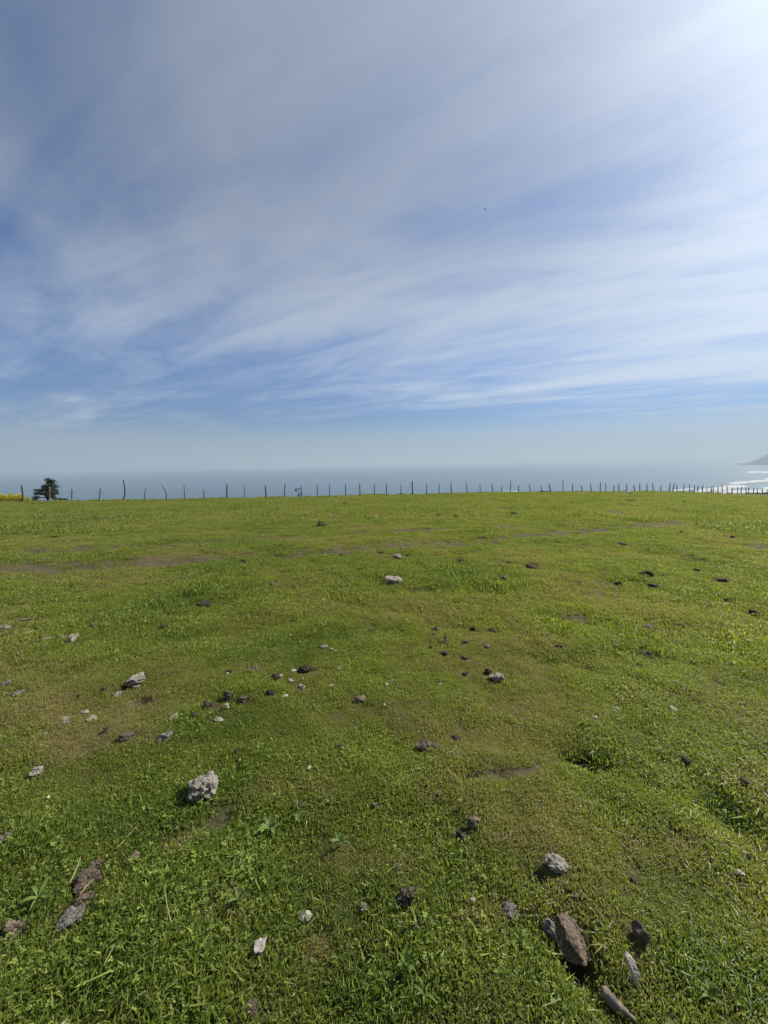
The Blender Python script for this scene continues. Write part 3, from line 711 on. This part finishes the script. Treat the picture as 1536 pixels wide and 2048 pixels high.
C(1001,1157,24,8,'dark','flat dark clod below the pair of black clods at the track')
C(1146,1125,17,8,'dark','tapered black clod right of the wide black clod')
C(1168,1090,11,6,'dark','small black clod above the tapered black clod')
C(1244,1089,15,6,'dark','flat black clod upper right level with the track end')
C(1293,1147,26,9,'dark','spread black clod leading the row of clods on the right')
C(1334,1144,11,7,'dark','small dark clod just right of the spread black clod')
C(1307,1171,18,7,'dark','flat dark clod under the spread black clod on the right')
C(1350,1171,15,8,'dark','black clod in the right row between the flat clod and the round one')
C(1409,1172,13,8,'dark','round black clod in the right row below the oblong one')
C(1445,1160,20,7,'dark','oblong black clod at the right end of the row')
C(1393,1141,10,7,'dark','small black clod above the round clod in the right row')
C(1234,1166,16,9,'dark','dark clod left of the right row of clods')
C(1513,1226,22,8,'dark','dark clod at the right edge below the brown patch')
C(1297,1256,26,9,'brown','brown flat clod on the right below the row of black clods')
C(1363,1252,16,7,'dark','black clod right of the brown flat clod')
S(870,1258,13,11,'grey','grey stone left of two black clods at centre')
C(946,1257,13,10,'dark','upright black clod right of the grey stone at centre')
C(986,1262,17,8,'dark','flat dark clod right of the upright black clod')
C(930,1284,16,8,'dark','dark clod below the upright black clod on a green mound')
C(885,1283,16,9,'brown','brown clod below the grey stone at centre')
S(975,1292,11,8,'grey','small grey stone right of the clod on the green mound')
C(1118,1292,14,8,'dark','lone black clod right of the green mound')
S(1128,1328,13,7,'grey','small grey stone below the lone black clod')
C(1293,1311,34,12,'brown','brown earth clod in the dark hump of grass on the right')
C(1396,1049,10,5,'dark','black clod on the far right of the upper field')
C(1363,1064,9,5,'dark','dark clod below left of the far right black clod')
S(1484,1053,9,4,'pale','pale stone far right in the upper field')
S(1257,987,15,3,'white','white flat stone at the foot of the right hand posts')
S(1165,987.5,5,3,'white','tiny white stone at the foot of a post right of centre')
far = [(521,1129,'tiny dark clod just right of the black clod by the dirt track'),(682,1110,'tiny dark clod on the near edge of the dirt track'),(818,1109,'tiny dark clod right of the pale flat stone on the track'),(762,1105,'tiny dark clod left of the pale flat stone on the track'),(1048,1160,'tiny dark clod right of the flat dark clod in mid field'),(1385,1111,'tiny dark clod high above the right row of clods'),(1528,1177,'tiny dark clod at the right edge level with the right row'),(1252,1017,'tiny dark clod below the two tussocks near the fence'),(1190,1028,'tiny dark clod left below the two tussocks near the fence'),(547,1053,'tiny dark clod left of the broad tussock above the track'),(498,1025,'tiny dark clod in the upper field below the sixth post from the sapling'),(877,1031,'tiny dark clod left of another below the middle of the fence'),(912,1031,'tiny dark clod right of another below the middle of the fence'),(37,1049,'tiny dark clod at the far left of the upper field'),(110,1074,'tiny dark clod at upper left nearest the dirt track'),(165,1060,'tiny dark clod at upper left below the third post'),(1520,1070,'rightmost tiny dark clod of three at the upper right'),(1465,1074,'leftmost tiny dark clod of three at the upper right'),(1500,1066,'middle tiny dark clod of three at the upper right'),(1280,1062,'tiny dark clod between the track end and the far right clods'),(1367,1004,'tiny dark clod close under the right hand posts'),(690,1006,'tiny dark clod close under the fence left of centre')]
for i, r in enumerate(ROWS):
    nm, cat, px, py, w, h, mat, lab = r
    rock(nm, cat, px, py, w * 1.08, h * 1.12, mat, lab, 100 + i, rough=.44 if nm == 'dung_clod' else .34, tilt=((i * 37) % 21 - 10) / 40)
for i, (px, py, lab) in enumerate(far):
    rock('dung_clod', 'clod', px, py, 7.5 + (i * 3 % 5), 5, 'dark', lab, 400 + i, 'tiny dark clods across the far grass', .34)

# the three special pieces: the large half-buried rock, the brown slab, the bark shard
def big_rock():
    p = at(402, 1592); s = scale_at(p)
    me = lump(7, 34*s, 27*s, 27*s, .30, 5, .12); me.name = 'stone'
    me.materials.append(M['pale']); me.materials.append(M['grey']); me.polygons.foreach_set('use_smooth', [True] * len(me.polygons))
    o = link('stone', me, loc=(p.x + 4*s, p.y + 6*s, p.z + 15*s)); o.rotation_euler = (-.2, .45, .35)
    tag(o, 'largest pale pitted rock with a bright top and dark hollow left side', 'stone'); FOOT.append((p.x + 2*s, p.y + 4*s, 27*s))
    q = at(383, 1600); me = lump(9, 11*s, 9*s, 12*s, .3, 4, .2); me.name = 'stone'; me.materials.append(M['grey']); me.polygons.foreach_set('use_smooth', [True] * len(me.polygons))
    o = link('stone', me, loc=(q.x, q.y, q.z + 4*s)); tag(o, 'grey fragment at the lower left foot of the largest pale rock', 'stone'); FOOT.append((q.x, q.y, 9*s))
big_rock()
def slab():
    p = at(1146, 1905); s = scale_at(p)
    me = lump(21, 34*s, 42*s, 14*s, .30, 5, .10); me.name = 'dung_clod'; me.materials.append(M['tan']); me.polygons.foreach_set('use_smooth', [True] * len(me.polygons))
    o = link('dung_clod', me, loc=(p.x, p.y + 12*s, p.z + 15*s)); o.rotation_euler = (.10, -.10, .30)
    tag(o, 'large brown crusty slab propped over a dark hole at the lower right', 'clod'); FOOT.append((p.x, p.y + 10*s, 38*s)); FOOT.append((p.x, p.y - 24*s, 22*s))
slab()
def flake(name, cat, px, py, outline, thick, mat, label, tilt, yaw, seed):
    """a flat broken piece with a ragged outline, curled across its width"""
    p = at(px, py); s = scale_at(p); rng = random.Random(seed); n = len(outline)
    vs = []; 
    cx = sum(a for a, b in outline) / n; cyy = sum(b for a, b in outline) / n
    rings = [(1.0, -.5), (1.02, .1), (.86, .5), (.45, .62)]
    for sc, zz in rings:
        for a, b in outline: vs.append(((cx + (a - cx) * sc + rng.uniform(-.4, .4)) * s, (cyy + (b - cyy) * sc + rng.uniform(-.4, .4)) * s, (zz * thick + .012 * (a * a) * .35 + rng.uniform(-.6, .6)) * s))
    fs = [tuple(range(n))[::-1]]
    for k in range(len(rings) - 1): fs += [(k*n+i, k*n+(i+1) % n, (k+1)*n+(i+1) % n, (k+1)*n+i) for i in range(n)]
    vs.append((cx*s, cyy*s, .66*thick*s)); fs += [(3*n+i, 3*n+(i+1) % n, len(vs)-1) for i in range(n)]
    o = link(name, mesh_np(name, vs, fs, M[mat], False), loc=(p.x, p.y, p.z + 17*s)); o.rotation_euler = (tilt, 0, yaw)
    tag(o, label, cat); FOOT.append((p.x, p.y, 10*s)); return o
flake('bark_piece', 'bark', 1266, 1958, [(-2,-26),(4,-22),(5,-10),(12,-8),(10,2),(8,14),(2,24),(-4,30),(-9,26),(-8,12),(-6,0),(-4,-12)], 5, 'white', 'narrow pale splinter of bark standing in the grass at the lower right', 1.0, .15, 4)
flake('leaf_litter', 'dead leaf', 520, 1906, [(-12,-3),(-9,-9),(-3,-8),(3,-12),(8,-8),(10,-3),(12,3),(14,9),(7,8),(2,12),(-3,9),(-8,10),(-9,4)], 3, 'white', 'ragged whitish dead leaf lying on the grass bottom left of centre', .35, .3, 5)
flake('stick', 'stick', 55, 1256, [(-11,-1.5),(-4,-2),(4,-1.6),(11,-1.8),(12,0),(10,1.8),(3,1.7),(-5,2),(-11,1.5)], 3, 'pale', 'pale flat stick lying on the far left of the field', .1, .25, 6)
def root_piece():
    pts = [(1206,1990),(1216,2006),(1232,2020),(1250,2032),(1272,2046)]
    P = [at(*q) for q in pts]; s = scale_at(P[2]); lift = [20, 15, 14, 11, 4]
    P = [p + Vector((0, 0, l * s)) for p, l in zip(P, lift)]
    o0 = P[2].copy(); vs, fs = tube(smooth_path([p - o0 for p in P], 14), [s * (4 + 5.5 * math.sin(math.pi * min(1, (k + 1) / 12)) ) for k in range(15)], 9, 3, True, .3)
    tag(link('root_piece', mesh_np('root_piece', vs, fs, M['driftwood']), loc=o0), 'bent grey brown piece of root at the bottom edge on the right', 'wood')
    FOOT.append((o0.x, o0.y, 16 * s))
root_piece()
def stalk(pts, rad, label, lift=(20, 30, 40)):
    P = [at(*q) for q in pts]; s = scale_at(P[0]); P = [p + Vector((0, 0, l * s)) for p, l in zip(P, lift)]
    o0 = P[0].copy(); vs, fs = tube(smooth_path([p - o0 for p in P], 8), [rad * s * (1 - .06 * k) for k in range(9)], 5, 3)
    me = mesh_np('dry_stalk', vs, fs, M['straw']); attr(me, 'rnd', [.7] * len(vs)); tag(link('dry_stalk', me, loc=o0), label, 'stalk')
stalk([(345,1862),(336,1830),(331,1792)], 1.3, 'long dry stalk standing upright in the lower left grass', (10, 26, 30))
stalk([(210,1945),(222,1925),(234,1906)], 1.2, 'short pale dry stalk leaning right in the lower left grass', (18, 22, 26))
stalk([(1083,2032),(1100,2026),(1118,2020)], 1.3, 'pale dry stalk lying flat at the bottom edge right of centre', (22, 24, 26))
stalk([(1452,2046),(1447,2026),(1441,2006)], 1.6, 'pale stalk beside the broad leaf in the lower right corner', (20, 28, 34))
stalk([(232,1720),(252,1704),(276,1682)], 1.0, 'thin green grass stalk slanting beside the angular stone', (24, 28, 34))
stalk([(143,1792),(158,1766),(166,1746)], 1.3, 'pale dead stalk crossing the cracked clod', (30, 36, 40))
stalk([(163,1815),(178,1800),(192,1786)], 1.2, 'lower pale dead stalk crossing the cracked bare soil', (30, 34, 34))

# ------------------------------------------------------------------ broad-leaved weeds
def leaf_mesh(seed, lob=0.0):
    rng = random.Random(seed); vs, fs = [], []; n = 7
    for k in range(n + 1):
        t = k / n; w = .115 * math.sin(math.pi * min(1, t * .92 + .06)) ** .8 * (1 + lob * (.5 if k % 2 else -.5)); z = .55 * t - .62 * t * t
        for s in (-1, 0, 1): vs.append((s * w, t, z + abs(s) * w * .35))
    for k in range(n):
        for s in range(2): a = k*3 + s; fs.append((a, a+1, a+4, a+3))
    me = mesh_np('leaf', vs, fs, M['weed']); return me
LEAVES = [leaf_mesh(1), leaf_mesh(2, .35), leaf_mesh(3, .7)]
def weed(px, py, rp, n, kind, label, up=.5, seed=1):
    p = at(px, py); s = scale_at(p); t = link('weed', None, loc=p); tag(t, label, 'weed'); rng = random.Random(seed)
    for k in range(n):
        o = link('leaf', LEAVES[kind], t); L = rp * s * rng.uniform(.55, .95); o.scale = (L * rng.uniform(.9, 1.3), L, L)
        o.location = (0, 0, .012); o.rotation_euler = (up * rng.uniform(.5, 1.5), rng.uniform(-.2, .2), 2 * math.pi * (k + rng.uniform(-.3, .3)) / n)
    FOOT.append((p.x, p.y, rp * s * .30))
weed(681,1692,30,7,0,'grey green broad leaved weed in the centre foreground',.55,1)
weed(541,1662,34,8,2,'jagged leaved weed left of the grey green weed',.45,2)
weed(926,1614,22,7,0,'small bluish weed above the rounded tan clod',.7,3)
weed(477,1812,32,7,1,'pale leaved weed in the lower left dry grass',.7,4)
weed(78,1802,34,6,0,'weed with a broad shining leaf beside the cracked soil',.4,5)
weed(812,1945,40,8,1,'tall clump of broad leaves at the bottom centre',.9,6)
weed(848,1995,34,6,0,'round leaved weed at the bottom edge right of centre',.35,7)
weed(1420,2000,34,6,0,'broad leaved weed in the lower right corner',.6,8)
weed(660,1610,18,6,2,'small pale spiky weed above the narrow tan clod',.6,9)
weed(650,1535,16,6,2,'tiny jagged weed left of the wide brown clod',.5,10)
weed(600,1645,22,6,1,'small weed between the jagged and the grey green weeds',.4,11)
weed(1040,1890,28,6,1,'leaning weed left of the large brown slab',.6,12)

# ------------------------------------------------------------------ tussocks and yellow flowers
def tussock(px, py, w, label, seed):
    p = at(px, py); s = scale_at(p); t = link('grass_tussock', None, loc=p); tag(t, label, 'tussock')
    me = leaf_cloud([((0, 0, 0), (w*s*.5, w*s*.8, .16)), ((w*s*.25, .1, 0), (w*s*.3, w*s*.5, .12))], 500, .10, seed, M['bush_leaf'], 'foliage', .12); link('foliage', me, t)
tussock(1026,1029,20,'dark tussock of coarse grass in the upper middle field',1)
tussock(1241,1011,18,'dark tussock near the fence on the right, the lower of two',2)
tussock(1262,1002.5,22,'dark tussock near the fence on the right, the upper of two',3)
tussock(640,1052,22,'broad dark tussock above the dirt track left of centre',4)
def flowers():
    rng = np.random.default_rng(8); vs, fs, rn, mi = [], [], [], []
    for k in range(2600):
        px = -70 + 128 * rng.random() ** .85; b = plant_base(px, .9 + 5.5 * rng.random()); h = (.30 + .42 * rng.random() ** 1.5 + .12 * math.sin(px * .35)) * (1 - .5 * sstep(px, 36, 60)); 
        top = b + Vector((rng.normal(0, .06), rng.normal(0, .06), h + .15 * (b.y > 0) * (math.hypot(b.x, b.y) - float(fence_r(np.array(math.atan2(b.x, b.y)))) - 1) * .5))
        i = len(vs); e = .008
        vs += [b + Vector((-e, 0, -.1)), b + Vector((e, 0, -.1)), top + Vector((e, 0, 0)), top - Vector((e, 0, 0))]; fs.append((i, i+1, i+2, i+3)); rn += [rng.random()] * 4; mi.append(1)
        for m in range(4):
            c = top + Vector(rng.normal(0, .035, 3)) - Vector((0, 0, .10 * rng.random())); a = Vector(rng.normal(size=3)).normalized(); q = a.cross(Vector(rng.normal(size=3))).normalized(); L = .024
            i = len(vs); vs += [c - a*L, c + q*L, c + a*L, c - q*L]; fs.append((i, i+1, i+2, i+3)); rn += [rng.random()] * 4; mi.append(0)
    me = mesh_np('yellow_flowers', vs, fs, M['petal'], False); me.materials.append(M['stem']); me.polygons.foreach_set('material_index', mi); attr(me, 'rnd', rn)
    tag(link('yellow_flowers', me), 'band of yellow wildflowers beyond the fence at the far left', 'flowers', kind='stuff')
flowers()

# ------------------------------------------------------------------ bird
def bird():
    p = at_depth(970.5, 418.5, 110.0); bm = bmesh.new()
    prof = [(-.17, .006), (-.13, .022), (-.05, .045), (.03, .05), (.10, .04), (.14, .028), (.18, .03), (.205, .018), (.235, .003)]
    rings = []
    for x, r in prof: rings.append([bm.verts.new((x, math.cos(a) * r, math.sin(a) * r)) for a in (2*math.pi*k/8 for k in range(8))])
    for a, b in zip(rings[:-1], rings[1:]):
        for k in range(8): bm.faces.new((a[k], a[(k+1) % 8], b[(k+1) % 8], b[k]))
    bm.faces.new(rings[0][::-1]); bm.faces.new(rings[-1])
    for s in (-1, 1):
        W = [(.10, .03, .02), (.12, .18, .09), (.05, .36, .11), (-.06, .50, .07), (-.05, .33, .09), (-.05, .18, .07), (-.05, .03, .02)]
        up = [bm.verts.new((x, s*y, z + .006)) for x, y, z in W]; dn = [bm.verts.new((x, s*y, z - .006)) for x, y, z in W]
        bm.faces.new(up if s < 0 else up[::-1]); bm.faces.new(dn[::-1] if s < 0 else dn)
        for k in range(7): bm.faces.new((up[k], up[(k+1) % 7], dn[(k+1) % 7], dn[k]))
    T = [(-.16, .02), (-.16, -.02), (-.27, -.05), (-.27, .05)]
    up = [bm.verts.new((x, y, .005)) for x, y in T]; dn = [bm.verts.new((x, y, -.005)) for x, y in T]; bm.faces.new(up); bm.faces.new(dn[::-1])
    for k in range(4): bm.faces.new((up[k], up[(k+1) % 4], dn[(k+1) % 4], dn[k]))
    bmesh.ops.recalc_face_normals(bm, faces=bm.faces); me = bpy.data.meshes.new('bird'); bm.to_mesh(me); bm.free(); me.materials.append(M['bird'])
    o = link('bird', me, loc=p); o.rotation_euler = (.2, .1, 2.2); tag(o, 'tiny dark bird in flight high in the sky right of centre', 'bird')
bird()

# ------------------------------------------------------------------ grass, clover and straw
protos = bpy.data.collections.new('turf_pieces')     # not linked into the scene: only the source of the instances
def proto(name, me): o = bpy.data.objects.new(name, me); protos.objects.link(o)
NEARG, MIDG, FARG = 5, 4, 4
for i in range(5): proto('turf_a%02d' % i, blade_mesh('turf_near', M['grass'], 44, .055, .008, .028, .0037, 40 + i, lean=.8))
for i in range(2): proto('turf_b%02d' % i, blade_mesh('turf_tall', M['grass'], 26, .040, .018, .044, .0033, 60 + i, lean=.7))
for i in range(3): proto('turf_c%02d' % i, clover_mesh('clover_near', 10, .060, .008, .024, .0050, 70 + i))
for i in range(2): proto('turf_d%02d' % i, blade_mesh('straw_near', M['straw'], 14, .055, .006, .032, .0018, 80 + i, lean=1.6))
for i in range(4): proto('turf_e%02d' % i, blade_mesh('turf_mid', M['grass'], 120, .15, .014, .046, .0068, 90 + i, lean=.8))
for i in range(2): proto('turf_f%02d' % i, blade_mesh('straw_mid', M['straw'], 30, .15, .010, .050, .0045, 100 + i, lean=1.3))
for i in range(4): proto('turf_g%02d' % i, blade_mesh('turf_far', M['grass'], 170, .45, .020, .080, .0150, 110 + i, lean=.8))
proto('turf_h00', clover_mesh('clover_mid', 40, .14, .012, .036, .009, 120))
for i in range(3): proto('turf_i%02d' % i, blade_mesh('clump_mid', M['grass'], 70, .10, .030, .085, .0062, 130 + i, lean=.6))
for i in range(3): proto('turf_j%02d' % i, blade_mesh('clump_far', M['grass'], 90, .22, .050, .130, .0140, 140 + i, lean=.6))
for i in range(2):
    me_ = lump(900 + i, .011, .009, .007, .4, 1); me_.materials.append(M['dark']); proto('turf_k%02d' % i, me_)
for i in range(2):
    me_ = lump(910 + i, .008, .006, .003, .4, 1); me_.materials.append(M['white']); proto('turf_l%02d' % i, me_)
IDX = dict(crumb=(29, 31), fleck=(31, 33), near=(0, 5), tall=(5, 7), clover=(7, 10), straw=(10, 12), mid=(12, 16), smid=(16, 18), far=(18, 22), cmid=(22, 23), clump=(23, 26), fclump=(26, 29))
rng = np.random.default_rng(77)
def sector(n, r0, r1, half):
    r = np.sqrt(rng.uniform(r0*r0, r1*r1, n)); a = rng.uniform(-half, half, n); return np.sin(a) * r, np.cos(a) * r, r
PTS = []
_foot = np.array(FOOT)
def add(kind, n, r0, r1, half, smin, smax, keep):
    x, y, r = sector(n, r0, r1, half); b, d, l = masks(x, y)
    ok = rng.random(n) < keep(x, y, r, b, d, l)
    rad = {'near': .012, 'tall': .012, 'clover': .02, 'straw': 0, 'mid': .05, 'smid': 0, 'far': .0, 'cmid': .04, 'clump': .08, 'fclump': .15, 'crumb': 0, 'fleck': 0}[kind]
    for fx, fy, fr in _foot:
        if kind == 'far' or math.hypot(fx, fy) > r1 + 1 or math.hypot(fx, fy) < r0 - 1: continue
        ok &= (x - fx)**2 + (y - fy)**2 > (fr + rad)**2
    x, y, r, d, l, b = x[ok], y[ok], r[ok], d[ok], l[ok], b[ok]; m = len(x)
    lo, hi = IDX[kind]; s = rng.uniform(smin, smax, m) * (.88 + .22 * l - .22 * d) * (1 - .6 * b) * (1 + .65 * fbm(x, y, .38, 2, 113) * (r < 25) + .5 * fbm(x, y, 1.3, 2, 115))
    z = height(x, y) - .02 * b
    rot = np.stack([rng.normal(0, .12, m), rng.normal(0, .12, m), rng.uniform(0, 6.283, m)], -1)
    PTS.append((np.stack([x, y, z], -1), rot, s, rng.integers(lo, hi, m), d, l))
H = 1.12
tallness = lambda x, y: sstep(fbm(x, y, .9, 2, 91), .05, .4)
add('near', 62100, .30, 5.2, 1.35, .7, 1.2, lambda x, y, r, b, d, l: (1 - b*.95) * (1 - sstep(r, 3.6, 5.2)))
add('tall', 14850, .30, 6.5, 1.35, .6, 1.1, lambda x, y, r, b, d, l: (1 - b) * np.clip(.15 + .8*l + .5*tallness(x, y) - .3*d, 0, 1) * (1 - sstep(r, 4.5, 6.5)))
add('clover', 14850, .30, 5.0, 1.35, .7, 1.3, lambda x, y, r, b, d, l: (1 - b) * np.clip(.75*sstep(fbm(x, y, .8, 3, 95), .02, .40) + .28*sstep(-x, .2, 1.2)*sstep(-y, -2.2, -1.2) + .06, 0, 1) * (1 - sstep(r, 3.6, 5)))
add('straw', 8775, .30, 5.0, 1.35, .7, 1.4, lambda x, y, r, b, d, l: np.clip(.08 + d, 0, 1) * (1 - b*.5))
add('mid', 62720, 3.4, 17.0, H, .7, 1.2, lambda x, y, r, b, d, l: (1 - np.minimum(b, .93)) * sstep(r, 3.4, 4.8) * (1 - sstep(r, 13, 17)))
add('smid', 13440, 5.0, 20.0, H, .7, 1.3, lambda x, y, r, b, d, l: np.clip(.06 + d*.9, 0, 1))
add('cmid', 7840, 4.2, 14.0, H, .7, 1.2, lambda x, y, r, b, d, l: (1 - b) * np.clip(sstep(fbm(x, y, 1.3, 3, 97), 0, .4) + .2*l, 0, 1))
add('clump', 10080, 3.8, 18.0, H, .45, .95, lambda x, y, r, b, d, l: (1 - b) * sstep(fbm(x, y, .7, 3, 101) + .3*l, .12, .45))
add('fclump', 10080, 13.0, 75.0, H, .5, 1.2, lambda x, y, r, b, d, l: sstep(fbm(x, y, 1.8, 3, 103) + .2*l, .15, .5) * (r < fence_r(np.arctan2(x, y)) - 1))
add('far', 100800, 12.5, 78.0, H, .6, 1.25, lambda x, y, r, b, d, l: (1 - b*.85) * sstep(r, 12.5, 16) * (r < fence_r(np.arctan2(x, y)) + 4))
add('crumb', 6500, 1.6, 22.0, H, .5, 1.7, lambda x, y, r, b, d, l: np.clip(.12 + 1.2 * sstep(fbm(x, y, 1.1, 2, 107), .1, .5), 0, 1))
add('fleck', 3800, 1.0, 16.0, H, .5, 1.6, lambda x, y, r, b, d, l: np.clip(.15 + sstep(fbm(x, y, 1.6, 2, 109), 0, .5), 0, 1))
_a = rng.uniform(-.86, .86, 900); _r = fence_r(_a) + rng.normal(.3, .35, 900); _x = np.sin(_a) * _r; _y = np.cos(_a) * _r; _k = rng.random(900) < .25 + sstep(fbm(_x, _y, 3.0, 2, 119), 0, .4); _x, _y = _x[_k], _y[_k]; _m = len(_x)
PTS.insert(0, (np.stack([_x, _y, height(_x, _y)], -1), np.stack([rng.normal(0, .1, _m), rng.normal(0, .1, _m), rng.uniform(0, 6.28, _m)], -1), rng.uniform(.8, 2.2, _m), rng.integers(26, 29, _m), rng.uniform(0, .9, _m), rng.uniform(0, 1, _m)))
for i_ in (-2, -1): PTS[i_][0][:, 2] += .022
def build_grass():
    co = np.concatenate([p[0] for p in PTS]); n = len(co); print('TURF PIECES', n)
    me = bpy.data.meshes.new('grass'); me.vertices.add(n); me.vertices.foreach_set('co', co.ravel())
    attr(me, 'rot', np.concatenate([p[1] for p in PTS]), 'FLOAT_VECTOR'); attr(me, 'scl', np.concatenate([p[2] for p in PTS]))
    attr(me, 'pick', np.concatenate([p[3] for p in PTS]).astype(np.int32), 'INT'); attr(me, 'dry', np.concatenate([p[4] for p in PTS])); attr(me, 'lush', np.concatenate([p[5] for p in PTS]))
    o = link('grass', me); tag(o, 'short green pasture grass with clover and dry straw', 'grass', kind='stuff')
    g = bpy.data.node_groups.new('turf', 'GeometryNodeTree'); g.interface.new_socket('Geometry', in_out='INPUT', socket_type='NodeSocketGeometry'); g.interface.new_socket('Geometry', in_out='OUTPUT', socket_type='NodeSocketGeometry')
    N = g.nodes.new; L = g.links.new; gi = N('NodeGroupInput'); go = N('NodeGroupOutput')
    ci = N('GeometryNodeCollectionInfo'); ci.inputs['Collection'].default_value = protos; ci.inputs['Separate Children'].default_value = True; ci.inputs['Reset Children'].default_value = True
    def na(name, typ): a = N('GeometryNodeInputNamedAttribute'); a.data_type = typ; a.inputs[0].default_value = name; return a.outputs[0]
    ip = N('GeometryNodeInstanceOnPoints'); ip.inputs['Pick Instance'].default_value = True
    L(gi.outputs[0], ip.inputs['Points']); L(ci.outputs[0], ip.inputs['Instance']); L(na('pick', 'INT'), ip.inputs['Instance Index'])
    L(na('rot', 'FLOAT_VECTOR'), ip.inputs['Rotation']); L(na('scl', 'FLOAT'), ip.inputs['Scale']); L(ip.outputs[0], go.inputs[0])
    o.modifiers.new('turf', 'NODES').node_group = g
build_grass()

# ------------------------------------------------------------------ sea haze
def haze():
    s = 70000.0; z0, z1 = -101.0, 300.0
    vs = [(x, y, z) for z in (z0, z1) for x, y in ((-s, -s), (s, -s), (s, s), (-s, s))]
    fs = [(3, 2, 1, 0), (4, 5, 6, 7), (0, 1, 5, 4), (1, 2, 6, 5), (2, 3, 7, 6), (3, 0, 4, 7)]
    k = NT('sea_haze'); v = k.n('ShaderNodeVolumePrincipled'); v.inputs['Color'].default_value = (.395, .48, .55, 1); v.inputs['Density'].default_value = 1.75e-4; v.inputs['Anisotropy'].default_value = .12
    k.t.links.new(v.outputs[0], k.out.inputs['Volume'])
    tag(link('haze', mesh_np('haze', vs, fs, k.m, False)), 'pale sea haze softening the horizon', 'haze', kind='stuff')
haze()
